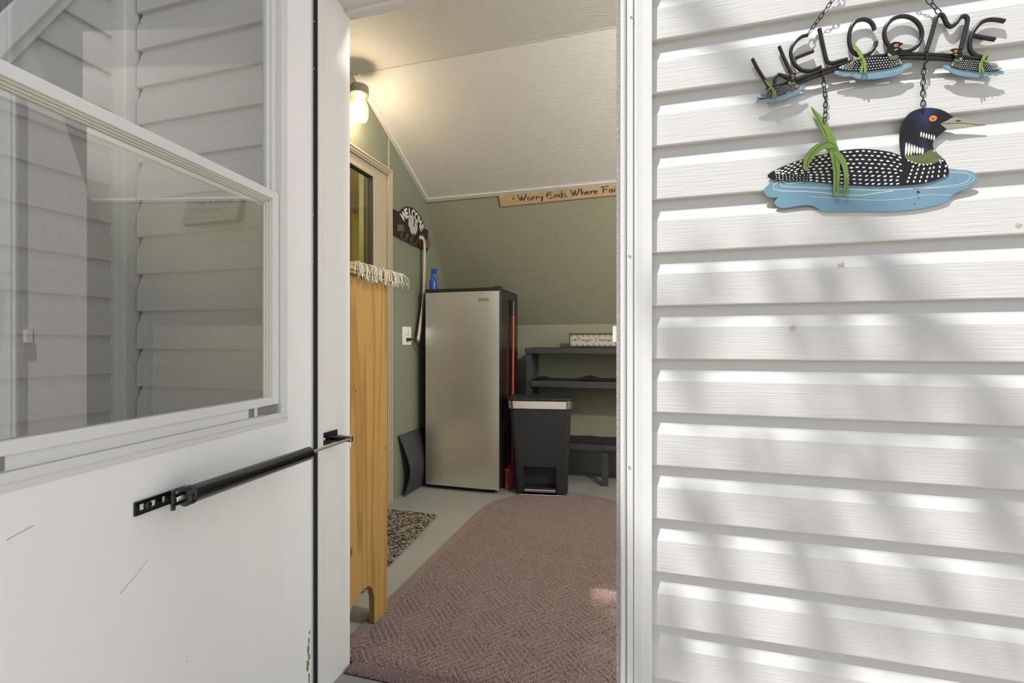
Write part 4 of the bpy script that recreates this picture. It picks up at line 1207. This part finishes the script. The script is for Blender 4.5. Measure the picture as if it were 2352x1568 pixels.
cordp = [onX(946, 778, XI + .03), onX(952, 781, XI + .032), onX(958, 790, XI + .034), onX(965, 808, XI + .036), onX(971, 830, XI + .036), Vector((-1.585, 3.26, .84))]
pw = thing('power_cord', tuple(cordp[0]), 'black plug and cord running from the wall outlet down behind the freezer', 'cord')
mb.build('plug', M_BLKPL, pw, bevel=.003)
mb = MB(); mb.tube(smooth_path(cordp, 6), .0036, 8); mb.build('cable', M_BLKPL, pw, smooth=True)

# upright freezer
FX0, FX1, FY0 = -1.5545, -.993, 3.102
fz = thing('upright_freezer', ((FX0 + FX1) / 2, 3.35, 0), 'tall upright freezer with a brushed steel door and black cabinet', 'freezer')
mb = MB(); mb.box(FX0 + .004, FX1 - .002, 3.155, 3.60, .035, 1.425); mb.build('cabinet', M_BLKGL, fz, bevel=.006, seg=3)
mb = MB(); mb.box(FX0, FX1, FY0 + .014, 3.150, .032, 1.409); mb.build('door_body', M_BLKGL, fz, bevel=.006, seg=3)
mb = MB()
N_ = 14; pts = []
for i in range(N_ + 1):
    f = i / N_; x = FX0 + .001 + (FX1 - FX0 - .002) * f
    pts.append((x, FY0 + .012 - .010 * (1 - (2 * f - 1) ** 4) * 1.0))
mb.prism([(x, y, .030) for x, y in pts] + [(FX1 - .001, FY0 + .02, .030), (FX0 + .001, FY0 + .02, .030)], (0, 0, 1.379))
mb.build('steel_door', M_STEEL, fz, smooth=True)
mb = MB(); mb.box(FX0 - .001, FX1 + .001, FY0 + .004, 3.16, 1.411, 1.436); mb.box(FX0 + .004, FX1 - .004, 3.16, 3.60, 1.425, 1.434)
mb.build('top_trim', M_BLKPL, fz, bevel=.004)
mb = MB(); mb.box(FX1 - .05, FX1 + .002, 3.13, 3.19, 1.434, 1.447); mb.build('hinge_cover', M_BLKPL, fz, bevel=.005)
for x in (FX0 + .05, FX1 - .05):
    for y in (3.19, 3.55):
        mb = MB(); mb.lathe((x, y, 0), (0, 0, 1), [(0, .018), (.008, .018), (.012, .010), (.04, .010)], 14); mb.build('foot', M_BLKPL, fz, smooth=True)
mb = MB(); mb.box(FX1 - .036, FX1 - .010, 3.135, 3.16, .016, .032); mb.build('lower_hinge', M_CHROME, fz, bevel=.002)
ba = onY(1098.5, 691.5, FY0 + .0012); bb = onY(1124, 684, FY0 + .0012)
mb = MB(); mb.box(ba.x, bb.x, FY0 + .0005, FY0 + .004, ba.z, bb.z); bdg = mb.build('badge', M_DULL, fz, bevel=.0005)
mb = MB(); put_text(mb, 'MAGIC CHEF', .0115, (ba.x + .002, FY0 + .0001, ba.z + .008), (1, 0, 0), (0, 0, 1), (0, -1, 0)); mb.build('badge_lettering', M_INK, bdg)
# blue spray bottle on the freezer
bt = thing('spray_bottle', (-1.520, 3.185, 1.434), 'blue plastic spray bottle standing on the left corner of the freezer top', 'bottle')
bz = 1.434; bx, by = -1.527, 3.185
mb = MB(); mb.lathe((bx, by, bz), (0, 0, 1), [(0, .024), (.004, .028), (.05, .029), (.075, .026), (.09, .016), (.10, .013)], 20)
mb.build('bottle_body', M_BLUEPL, bt, smooth=True)
mb = MB(); mb.lathe((bx, by, bz + .100), (0, 0, 1), [(0, .016), (.02, .016), (.024, .012), (.03, .012)], 18)
mb.box(bx - .012, bx + .030, by - .012, by + .012, bz + .128, bz + .160); mb.prism([(bx + .028, by - .004, bz + .12), (bx + .034, by - .004, bz + .12), (bx + .046, by - .004, bz + .075), (bx + .040, by - .004, bz + .072)], (0, .008, 0))
mb.build('trigger_head', M_BLUEPL, bt, bevel=.003)

# snow shovel between freezer and wall
ss = thing('snow_shovel', (-1.60, 3.05, 0), 'black snow shovel with a curved blade wedged between freezer and gable wall', 'shovel')
mb = MB()
lv = [(.0, -1.597, 2.885), (.035, -1.588, 2.893), (.08, -1.578, 2.908), (.147, -1.568, 2.918), (.22, -1.574, 2.912), (.30, -1.592, 2.895), (.36, -1.608, 2.880), (.418, -1.626, 2.862)]
nY = 10
def blade(off):
    P = []
    for z, x, y in lv:
        for j in range(nY + 1):
            f = j / nY; P.append((x + off - .012 * math.sin(math.pi * f) * 0, y + (3.30 - y) * f, z))
    return P
lv = [(p.z, p.x, p.y) for p in smooth_path([(b, c, a) for a, b, c in lv], 5)]
F = [(i * (nY + 1) + j, i * (nY + 1) + j + 1, (i + 1) * (nY + 1) + j + 1, (i + 1) * (nY + 1) + j) for i in range(len(lv) - 1) for j in range(nY)]
A_ = blade(0); B_ = blade(-.008); nA = len(A_)
mb.add(A_ + B_, [tuple(f) for f in F] + [tuple(reversed([k + nA for k in f])) for f in F])
rim = [i * (nY + 1) for i in range(len(lv))]
mb.f += [[rim[i], rim[i + 1], rim[i + 1] + nA, rim[i] + nA] for i in range(len(lv) - 1)]; mb.m += [0] * (len(lv) - 1)
mb.f += [[j, j + 1, j + 1 + nA, j + nA] for j in range(nY)]; mb.m += [0] * nY
k0 = (len(lv) - 1) * (nY + 1)
mb.f += [[k0 + j, k0 + j + 1, k0 + j + 1 + nA, k0 + j + nA] for j in range(nY)]; mb.m += [0] * nY
mb.build('blade', mat('scuffed_black_blade', (.022, .023, .024), .5, bump=((60, 60, 8), .3, .001), var=((90, 90, 10), (.05, .05, .052), 2.2)), ss, smooth=True)
mb = MB(); mb.tube([(-1.600, 3.20, .12), (-1.610, 3.52, 1.10)], .0145, 14); mb.build('shaft', M_BLKPL, ss, smooth=True)
mb = MB(); mb.tube([(-1.610, 3.48, 1.18), (-1.610, 3.485, 1.13), (-1.610, 3.525, 1.10), (-1.610, 3.565, 1.13), (-1.610, 3.57, 1.18)], .012, 10)
mb.build('grip', M_BLKPL, ss, smooth=True)

# broom leaning on the freezer side
bm = thing('broom', (-.962, 3.33, 0), 'broom with an orange red pole and pink bristles leaning beside the freezer', 'broom')
pt_ = Vector((-.979, 3.415, 1.367)); pb_ = Vector((-.978, 3.385, .14))
mb = MB(); mb.tube([pb_, pt_ + (pb_ - pt_) * .085], .0110, 18); mb.build('pole', M_RED, bm, smooth=True)
mb = MB(); d_ = (pt_ - pb_).normalized()
mb.lathe(pt_ - d_ * .11, d_, [(0, .0125), (.10, .0125), (.112, .010), (.116, .003)], 18)
gp = mb.build('grip', M_BLKPL, bm, smooth=True)
mb = MB()
for k in range(5): mb.blob(pt_ - d_ * (.02 + k * .018) + Vector((.004, -.0125, 0)), .0028, .002, .0040, 8, 6)
mb.build('grip_dimple', M_WHITEPL, gp)
mb = MB(); mb.prism([(-.990, 3.23, .125), (-.950, 3.23, .125), (-.955, 3.42, .135), (-.990, 3.42, .135)], (0, 0, .022)); mb.build('head_block', M_PINK, bm, bevel=.004)
mb = MB()
for i in range(60):
    y = 3.238 + (i % 20) * .0090; x = -.984 + (i // 20) * .014
    mb.tube([(x, y, .135), (x + RNG.uniform(-.006, .006), y + RNG.uniform(-.012, .008) - .01, .004)], .0035, 5)
mb.build('bristles', M_PINK, bm)

# pedal bin
ya = math.radians(8.5)
Cb = Vector((-.705, 3.160, 0)); rx_ = Vector((math.cos(ya), math.sin(ya), 0)); bk_ = Vector((-math.sin(ya), math.cos(ya), 0))
pb = thing('pedal_bin', tuple(Cb + bk_ * .14), 'black plastic pedal bin with a steel rim band beside the freezer', 'bin')
def TB(x, y, z): return Cb + rx_ * x + bk_ * y + Vector((0, 0, z + .0095))
def rloop(w, y0, y1, r, z, cx=0, cut=None):
    """counter-clockwise seen from above, starting on the front face"""
    P = []; x0, x1 = cx - w / 2, cx + w / 2
    P += [(x0 + r, y0)]
    if cut: P += [(cut[0], y0), (cut[1], y0)]
    else: P += [(x0 + (x1 - x0) * .35, y0), (x0 + (x1 - x0) * .65, y0)]
    P += [(x1 - r, y0)]
    def arc(cx_, cy_, a0): return [(cx_ + r * math.cos(a0 + k * math.pi / 10), cy_ + r * math.sin(a0 + k * math.pi / 10)) for k in range(1, 5)]
    P += arc(x1 - r, y0 + r, -math.pi / 2) + [(x1, y0 + r), (x1, y1 - r)] + arc(x1 - r, y1 - r, 0) + [(x1 - r, y1), (x0 + r, y1)]
    P += arc(x0 + r, y1 - r, math.pi / 2) + [(x0, y1 - r), (x0, y0 + r)] + arc(x0 + r, y0 + r, math.pi)
    return [TB(a, b, z) for a, b in P]
def loft(mb, loops, capb=True, capt=True, skip=None):
    n = len(loops[0]); o = len(mb.v)
    for L in loops: mb.v += L
    for i in range(len(loops) - 1):
        for k in range(n):
            if skip and skip(i, k): continue
            k2 = (k + 1) % n
            mb.f.append([o + i * n + k, o + i * n + k2, o + (i + 1) * n + k2, o + (i + 1) * n + k]); mb.m.append(mb.cur)
    if capb: mb.f.append([o + k for k in range(n)][::-1]); mb.m.append(mb.cur)
    if capt: mb.f.append([o + (len(loops) - 1) * n + k for k in range(n)]); mb.m.append(mb.cur)
cut0, cut1 = (-.125, .102)
lev = [0, .012, .19, .4, .605]
ws = [.345, .356, .376, .404, .430]
cxs = [0, 0, -.003, -.008, -.014]
loops = [rloop(w, .0 + (0 if i else .006), .22 + .02 * i / 4, .035, z, cx, (cut0, cut1)) for i, (z, w, cx) in enumerate(zip(lev, ws, cxs))]
mb = MB(); loft(mb, loops, skip=lambda i, k: i in (0, 1) and k == 1)
a_, b_, z1 = cut0, cut1, .19
q = [TB(a_, 0.0, 0), TB(b_, 0.0, 0), TB(b_, .0, z1), TB(a_, .0, z1), TB(a_ + .004, .09, 0), TB(b_ - .004, .09, 0), TB(b_ - .004, .075, z1 - .006), TB(a_ + .004, .075, z1 - .006)]
mb.add(q, [(0, 4, 7, 3), (1, 2, 6, 5), (3, 7, 6, 2), (4, 5, 6, 7), (0, 1, 5, 4)])
mb.build('bin_body', M_BLKPL, pb, bevel=.002)
mb = MB(); loft(mb, [rloop(.452, -.010, .250, .045, .588, -.014), rloop(.456, -.012, .252, .045, .640, -.014)], True, True)
mb.build('rim_band', M_STEELB, pb, bevel=.001)
mb = MB(); loft(mb, [rloop(.452, -.010, .250, .045, .6405, -.014), rloop(.462, -.016, .256, .05, .646, -.014), rloop(.462, -.016, .256, .05, .654, -.014), rloop(.44, -.006, .246, .045, .662, -.014)])
mb.build('lid', M_BLKPL, pb, bevel=.002)
def tbox(mb, x0, x1, y0, y1, z0, z1): mb.obox(TB(x0, y0, z0), rx_ * (x1 - x0), bk_ * (y1 - y0), (0, 0, z1 - z0))
mb = MB(); tbox(mb, cut0 + .008, cut1 - .004, -.018, .04, .020, .040); mb.build('pedal', M_STEELB, pb, bevel=.004, seg=3)
mb = MB(); mb.tube([TB(-.155, .01, .004), TB(-.15, -.018, .004), TB(.14, -.018, .004), TB(.145, .01, .004)], .0035, 8); mb.build('base_wire', M_CHROME, pb, smooth=True)

# black tiered stand at the back
st = thing('tiered_stand', (-.5, 3.68, 0), 'black stained wooden tiered stand against the back wall behind the bin', 'stand')
SX0, SX1 = -.915, .28
def board(name, x0, x1, y0, y1, z0, z1):
    mb = MB(); mb.box(x0, x1, y0, y1, z0, z1); return mb.build(name, M_BLKWOOD, st, bevel=.002)
for x in (SX0, SX1 - .04):
    for y in (3.555, 3.765):
        board('post', x, x + .04, y, y + .04, 0, .985 if x == SX0 else .985)
board('side_panel', SX0 + .006, SX0 + .034, 3.60, 3.76, .0, .97)
board('shelf', SX0 - .008, SX1, 3.545, 3.815, .980, 1.008)
board('front_rail', SX0 - .002, SX1, 3.538, 3.556, .968, 1.006)
board('shelf', SX0 + .04, SX1 - .04, 3.553, 3.80, .735, .760)
board('front_rail', SX0 + .04, SX1 - .04, 3.540, 3.558, .712, .757)
board('shelf', SX0 + .04, SX1, 3.50, 3.80, .275, .300)
board('front_rail', SX0 + .04, -.325, 3.485, 3.503, .262, .302); board('front_rail', -.322, SX1, 3.485, 3.503, .262, .302)
board('leg', -.330, -.285, 3.505, 3.55, 0, .262); board('leg', SX1 - .05, SX1 - .005, 3.505, 3.55, 0, .262)
def liner(x0, x1, y0, y1, z, bumps, tag_):
    n, m = 60, 8; P = []
    for i in range(n + 1):
        x = x0 + (x1 - x0) * i / n
        h = sum(a * math.exp(-((x - c) / w) ** 2) for c, w, a in bumps)
        for j in range(m + 1):
            f = j / m; P.append((x, y0 + (y1 - y0) * f, z + .0012 + h * (.4 + .6 * f) + (.002 * math.sin(x * 30 + f * 3) + .002) * f))
    k = len(P)
    F = [(i * (m + 1) + j, (i + 1) * (m + 1) + j, (i + 1) * (m + 1) + j + 1, i * (m + 1) + j + 1) for i in range(n) for j in range(m)]
    mb = MB(); mb.add(P, F)
    mb.add([(a, b, c - .0012) for a, b, c in P], [tuple(reversed(f)) for f in F])
    o = mb.build('shelf_liner', M_LINER)
    tag(o, tag_, 'liner', 'black rubber liners on the tiered stand')
liner(SX0 - .005, SX1, 3.548, 3.81, 1.0085, [(-.55, .09, .012), (-.35, .15, .005), (-.80, .05, .002)], 'rippled black rubber liner on the topmost shelf of the tiered stand')
liner(SX0 + .045, SX1 - .045, 3.556, 3.79, .7605, [(-.82, .05, .016), (-.45, .06, .022), (-.3, .2, .008)], 'rippled black rubber liner on the middle shelf of the tiered stand')
liner(SX0 + .045, SX1 - .045, 3.505, 3.79, .3005, [(-.4, .3, .006)], 'black rubber liner on the lowest shelf of the tiered stand')
# framed card on the stand
YF = 3.70
fa = onY(1307.5, 795, YF); fb = onY(1440, 764.5, YF)
fz0 = 1.0225
cd = thing('framed_card', (fa.x + .15, YF, fz0), 'small framed card with brushed words propped on the tiered stand', 'framed card')
x0, x1, z0, z1 = fa.x, fa.x + .46, fz0, fb.z
mb = MB()
mb.box(x0, x1, YF, YF + .016, z0, z0 + .004); mb.box(x0, x1, YF, YF + .016, z1 - .010, z1); mb.box(x0, x0 + .008, YF, YF + .016, z0, z1); mb.box(x1 - .008, x1, YF, YF + .016, z0, z1)
mb.build('frame', M_BLKWOOD, cd, bevel=.001)
mb = MB(); mb.box(x0 + .006, x1 - .006, YF + .006, YF + .010, z0 + .003, z1 - .008); pp = mb.build('card', M_PAPER, cd)
mb = MB(); yb_ = YF + .0055
hh_ = z1 - z0; pit = .0430
def sq(cx, cz, s, w):
    for (a, b, c, d) in ((-s, s, -s, -s + w), (-s, s, s - w, s), (-s, -s + w, -s, s), (s - w, s, -s, s)):
        mb.add([(cx + a, yb_, cz + c), (cx + b, yb_, cz + c), (cx + b, yb_, cz + d), (cx + a, yb_, cz + d)], [(0, 1, 2, 3)])
def dot(cx, cz, r): mb.disc((cx, yb_, cz), (r, 0, 0), (0, 0, r), 6)
n_ = int((x1 - x0 - .03) / pit) + 1
for i in range(n_):
    cx = x0 + .019 + i * pit
    for cz in (z1 - .019, z0 + .012):
        sq(cx, cz, .0072, .0028)
        if i < n_ - 1: dot(cx + pit / 2, cz, .0020); 
sq(x0 + .019, (z0 + z1) / 2 - .004, .0065, .0025); dot(x0 + .019, z0 + .029, .002); dot(x0 + .019, z1 - .034, .002)
mb.build('border_pattern', mat('dark_grey_ink', (.06, .06, .06), .6), pp)
mb = MB()
ph = .030
pen_text(mb, 'Prayer Changes', Vector((x0 + .058, yb_, z0 + hh_ * .38)), Vector((ph * 1.22, 0, 0)), Vector((0, 0, ph)), (0, 0, 0), nib=(.02, .02), thin=.034, slant=.15, adv=1.17)
mb.build('lettering', bpy.data.materials['dark_grey_ink'], pp)
mb = MB()
cx = x0 + .043; cz = z0 + hh_ * .50
mb.add([(cx - .012, yb_, cz - .012), (cx + .010, yb_, cz - .012), (cx + .010, yb_, cz - .0105), (cx - .012, yb_, cz - .0105)], [(0, 1, 2, 3)])
for k in range(6):
    dx = -.009 + k * .0035; mb.add([(cx + dx, yb_, cz - .010), (cx + dx + .0014, yb_, cz - .010), (cx + dx + .003, yb_, cz + .004 + (k % 3) * .004), (cx + dx, yb_, cz + .006 + (k % 2) * .004)], [(0, 1, 2, 3)])
mb.build('emblem', bpy.data.materials['dark_grey_ink'], pp)

# wooden word sign on the steep green slope
SN_ = Vector((0, -1.661, -1)).normalized()
S0 = Vector((0, 3.29, 2.13)) + SN_ * .013
def GP(px, py, off=0): return onplane(px, py, S0 + SN_ * off, SN_)
tl, tr, bl, br = GP(1145, 448.5), GP(1418, 418.5), GP(1149, 475), GP(1418, 449.5)
ux = (tr - tl).normalized(); vx = ux.cross(SN_); vx.normalize()
if vx.z < 0: vx = -vx
Hs = (tl - bl).dot(vx); Ls = .98
sg = thing('wooden_sign', tuple(tl - vx * Hs), 'long pale wooden word sign with dark script on the green slope', 'sign')
mb = MB(); c_ = .004
pts = [tl + ux * c_, tl + ux * (Ls - c_), tl + ux * Ls - vx * c_, tl + ux * Ls - vx * (Hs - c_), tl + ux * (Ls - c_) - vx * Hs, tl + ux * (c_ + .003) - vx * Hs, tl + ux * .003 - vx * (Hs - c_), tl - vx * c_]
mb.prism(pts, -SN_ * .011)
mb.build('board', M_SIGNW, sg, bevel=.0015)
mb = MB()
off_n = SN_ * .0006
o = GP(1189, 462.5, .0006)
p2 = GP(1415, 440.5, .0006)
ub = (p2 - o).normalized(); 
word = 'Worry Ends Where Faith'
tot = 0
for ch in 'Worry Ends Where Fai': tot += GL[ch][0] * .98
capx = (p2 - o).length / tot
pen_text(mb, word, o, ub * capx, vx * (Hs * .52), (0, 0, 0), nib=(.054, .046), thin=.012, adv=.98)
s5 = GP(1179, 456, .0006)
P = []
for k in range(10):
    a = math.pi / 2 + k * math.pi / 5; r = (.0125 if k % 2 == 0 else .0045)
    P.append(s5 + ub * r * math.cos(a) + vx * r * math.sin(a))
mb.build('lettering', M_INK, sg)
mb = MB(); mb.add(P, [list(range(10))]); mb.build('star', M_INK, sg)

# ================================================================== MATS
def mat_heather():
    m = bpy.data.materials.new('burgundy_heather_carpet'); m.use_nodes = True; nt = m.node_tree; b = nt.nodes['Principled BSDF']
    tc = nt.nodes.new('ShaderNodeTexCoord')
    n = nt.nodes.new('ShaderNodeTexNoise'); n.inputs['Scale'].default_value = 330; n.inputs['Detail'].default_value = 2; nt.links.new(tc.outputs['Object'], n.inputs['Vector'])
    r = nt.nodes.new('ShaderNodeValToRGB'); e = r.color_ramp.elements
    e[0].position = .36; e[0].color = (.050, .020, .023, 1); e[1].position = .68; e[1].color = (.37, .30, .26, 1)
    k = e.new(.50); k.color = (.135, .078, .073, 1)
    nt.links.new(n.outputs['Fac'], r.inputs[0]); nt.links.new(r.outputs[0], b.inputs['Base Color'])
    b.inputs['Roughness'].default_value = .95; b.inputs['Specular IOR Level'].default_value = .15
    b.inputs['Sheen Weight'].default_value = .25
    n2 = nt.nodes.new('ShaderNodeTexNoise'); n2.inputs['Scale'].default_value = 420; nt.links.new(tc.outputs['Object'], n2.inputs['Vector'])
    bp = nt.nodes.new('ShaderNodeBump'); bp.inputs['Strength'].default_value = .8; bp.inputs['Distance'].default_value = .003
    nt.links.new(n2.outputs['Fac'], bp.inputs['Height']); nt.links.new(bp.outputs[0], b.inputs['Normal'])
    return m
MXC, MRX, MY0, MYC = -.50, .52, 1.285, 2.755
def carpet():
    st_ = .0042
    xs = np.arange(MXC - MRX, MXC + MRX + st_, st_); ys = np.arange(MY0, MYC + MRX + st_, st_)
    X, Y = np.meshgrid(xs, ys, indexing='xy')
    # distance to the outline (positive inside)
    dx = MRX - np.abs(X - MXC); dn = Y - MY0
    rr = MRX - np.hypot(X - MXC, Y - MYC)
    d = np.where(Y > MYC, rr, np.minimum(dx, dn))
    inside = d > -.0001
    # diagonal basket of ribs
    c = math.sqrt(.5); bl_ = .118
    P = (X * c + Y * c) / bl_; Q = (-X * c + Y * c) / bl_
    chk = (np.floor(P) + np.floor(Q)) % 2
    rib = np.where(chk > 0, P * bl_ / .0195, Q * bl_ / .0195)
    g = np.abs((rib % 1) - .5) * 2            # 1 at groove
    groove = np.clip((g - .70) / .2, 0, 1)
    # radial fan at the rounded end
    ang = np.arctan2(Y - 2.80, X - (-.42)); rad = np.hypot(X + .42, Y - 2.80)
    ga = np.abs(((ang / (2 * math.pi) * 44) % 1) - .5) * 2
    w = np.clip(rad / .16, .1, 1)
    fan = np.clip((ga - (1 - .10 / w)) / (.10 / w) * 1.6, 0, 1) * (rad > .05)
    infan = (rad < .36) | ((Y > 2.80))
    groove = np.where(infan, fan * (rad < .50), groove)
    border = d < .055
    bg = np.clip(1 - np.abs(d - .052) / .006, 0, 1)
    groove = np.where(border, bg, groove)
    Z = .0090 - groove * .0062 - np.clip(1 - d / .010, 0, 1) * .0045
    Z = Z + (np.random.RandomState(3).rand(*Z.shape) - .5) * .0011
    idx = -np.ones(X.shape, int); idx[inside] = np.arange(inside.sum())
    q = inside[:-1, :-1] & inside[1:, :-1] & inside[:-1, 1:] & inside[1:, 1:]
    F = np.stack([idx[:-1, :-1][q], idx[:-1, 1:][q], idx[1:, 1:][q], idx[1:, :-1][q]], 1)
    V = np.stack([X[inside] - MXC, Y[inside] - MY0, Z[inside]], 1)
    # keep the near strip between the jambs
    Xw = V[:, 0] + MXC; Yw = V[:, 1] + MY0
    keep = ~((Yw < 1.330) & ((Xw < -.924) | (Xw > -.075)))
    m2 = -np.ones(len(V), int); m2[keep] = np.arange(keep.sum())
    F = m2[F]; F = F[(F >= 0).all(1)]; V = V[keep]
    me = bpy.data.meshes.new('entry_mat')
    me.vertices.add(len(V)); me.vertices.foreach_set('co', V.astype(np.float32).ravel())
    me.loops.add(len(F) * 4); me.loops.foreach_set('vertex_index', F.astype(np.int32).ravel())
    me.polygons.add(len(F)); me.polygons.foreach_set('loop_start', np.arange(0, len(F) * 4, 4, dtype=np.int32)); me.polygons.foreach_set('loop_total', np.full(len(F), 4, dtype=np.int32))
    me.update(); me.validate()
    me.materials.append(mat_heather())
    o = bpy.data.objects.new('entry_mat', me); o.location = (MXC, MY0, 0); COL.objects.link(o); WM[o.name] = Matrix.Translation((MXC, MY0, 0))
    return tag(o, 'large burgundy ribbed carpet mat with a rounded end on the concrete', 'mat')
em = carpet()
mb = MB()
n_ = 28
out = [(-.924, MY0), (-.076, MY0), (-.076, 1.33), (MXC + MRX - .003, 1.33), (MXC + MRX - .003, MYC)] + [(MXC + (MRX - .003) * math.cos(a), MYC + (MRX - .003) * math.sin(a)) for a in [k * math.pi / n_ for k in range(1, n_)]] + [(MXC - MRX + .003, MYC), (MXC - MRX + .003, 1.33), (-.924, 1.33)]
mb.prism([(a, b, .0002) for a, b in out], (0, 0, .0030))
mb.build('rubber_backing', M_RUBBER, em)
# chunky rope rug: rows of knotted loops
rg = MB(); R3 = random.Random(11)
rc = Vector((-1.39, 2.16, 0)); ra_ = math.radians(-4.5)
rux = Vector((math.cos(ra_), math.sin(ra_), 0)); ruy = Vector((-math.sin(ra_), math.cos(ra_), 0))
# right edge runs from (-1.16,1.92) to (-1.227,2.62)
Ex = lambda y: -1.16 + (y - 1.92) * (-.067 / .70)
rows = int(.90 / .0130)
for j in range(rows):
    y = 1.725 + j * .0130
    x = Ex(y) - .008
    k = 0
    while x > -1.60:
        c = Vector((x, y + (.004 if k % 2 else -.004), .010 + R3.uniform(-.001, .001)))
        rg.cur = R3.choices([0, 1, 2, 3], [4, 5, 2, 2])[0]
        a = math.radians(38 if j % 2 else -38) + R3.uniform(-.2, .2)
        M = Matrix.Rotation(a, 3, 'Z')
        rg.blob(c, .0088, .0034, .0046, 6, 4, M)
        rg.cur = R3.choices([0, 1, 2, 3], [2, 5, 2, 3])[0]
        rg.blob(c + Vector((.003, .006, -.002)), .0078, .0032, .0044, 6, 4, Matrix.Rotation(-a, 3, 'Z'))
        x -= .0118; k += 1
ro = rg.build('rope_rug', [mat('navy_rope', (.022, .030, .036), .9), mat('tan_rope', (.30, .235, .15), .9), mat('teal_grey_rope', (.12, .145, .135), .9), mat('brown_rope', (.09, .06, .035), .9)])
tag(ro, 'small knotted rope rug in tan, navy and brown by the pine shelf unit', 'rug')

# ================================================================== TREE shading the right part of the wall
tt = thing('shade_tree', (1.9, -5.2, -.2), 'tall leafy tree behind the viewer that dapples the siding', 'tree')
def leafy(mb, p, size):
    n = TOSUN + Vector((RNG.uniform(-.5, .5), RNG.uniform(-.5, .5), RNG.uniform(-.2, .2))); n.normalize()
    a = n.orthogonal().normalized(); b = n.cross(a); th = RNG.uniform(0, 6.28)
    u = a * math.cos(th) + b * math.sin(th); v = n.cross(u)
    mb.add([p - u * size, p - u * size * .2 + v * size * .42, p + u * size * .6 + v * size * .28, p + u * size, p + u * size * .6 - v * size * .28, p - u * size * .2 - v * size * .42], [(0, 1, 2, 3, 4, 5)])
mb = MB()
patches = [(170,140,120,110),(430,120,60,80),(650,120,250,110),(900,120,300,110),(100,330,200,80),(640,350,330,110),(980,350,280,120),(150,530,70,90),(700,560,270,110),(1000,570,320,120),(300,740,350,90),(800,750,440,110),(1180,750,80,60),(130,930,80,90),(400,940,420,110),(840,960,90,150),(1250,980,110,80),(215,1090,45,45),(640,1160,280,130),(950,1190,190,150),(60,1290,50,100),(265,1310,70,90),(600,1370,90,130),(900,1390,270,100),(1200,1450,260,120),(90,1470,130,100),(300,1510,90,60),(650,1560,200,40)]
cents = []
for (cx, cy, w, h) in patches:
    px = 1500 + cx / 1.555; py = 560 + cy / 1.555
    wp = onY(px, py, 1.18)
    rw = w / 1.555 / 2 / FPX * 1.05; rh = h / 1.555 / 2 / FPX * 1.05
    n = max(4, int(rw * rh * math.pi * .60 / (.0016)))
    for k in range(n):
        a = RNG.uniform(0, 6.28); r = math.sqrt(RNG.random())
        q = wp + Vector((rw * r * math.cos(a), 0, rh * r * math.sin(a))) + TOSUN * RNG.uniform(7.0, 9.0)
        leafy(mb, q, RNG.uniform(.032, .05))
    cents.append(wp + TOSUN * 9.5)
# foliage over the doorway floor
for k in range(900):
    q = Vector((RNG.uniform(-1.0, .10), RNG.uniform(1.22, 1.95), 0)) + TOSUN * RNG.uniform(8.5, 11.0)
    leafy(mb, q, RNG.uniform(.04, .06))
# the rest of the crown, clear of the sun paths to the wall
k = 0
while k < 2600:
    q = Vector((RNG.gauss(1.0, 1.7), RNG.gauss(-4.2, 1.5), RNG.uniform(5.5, 12.5)))
    tY = (q.y - 1.18) / TOSUN.y; hit = q - TOSUN * tY
    if tY > 0 and -1.3 < hit.x < 1.0 and -.5 < hit.z < 2.6: continue
    tZ = q.z / TOSUN.z; hf = q - TOSUN * tZ
    if -1.2 < hf.x < .3 and 1.0 < hf.y < 2.2: continue
    leafy(mb, q, RNG.uniform(.06, .10)); k += 1
mb.build('foliage', M_LEAF, tt)
mb = MB()
mb.tube(smooth_path([(1.9, -5.2, -.25), (1.95, -5.1, 1.5), (1.8, -5.0, 3.5), (1.6, -4.7, 6.0), (1.3, -4.3, 8.5), (1.0, -4.0, 11.0)], 4), [.22 - .0095 * i for i in range(21)], 12)
for e in ((-1.5, -2.0, 8.6), (-2.2, -1.6, 9.4), (2.6, -3.0, 9.0), (.2, -5.8, 8.4)):
    e = Vector(e); s0 = Vector((1.6, -4.7, 6.0)); mb.tube(smooth_path([s0, s0.lerp(e, .5) + Vector((0, 0, .6)), e], 6), [.08 - .005 * i for i in range(13)], 8)
mb.build('trunk', M_BARK, tt, smooth=True)
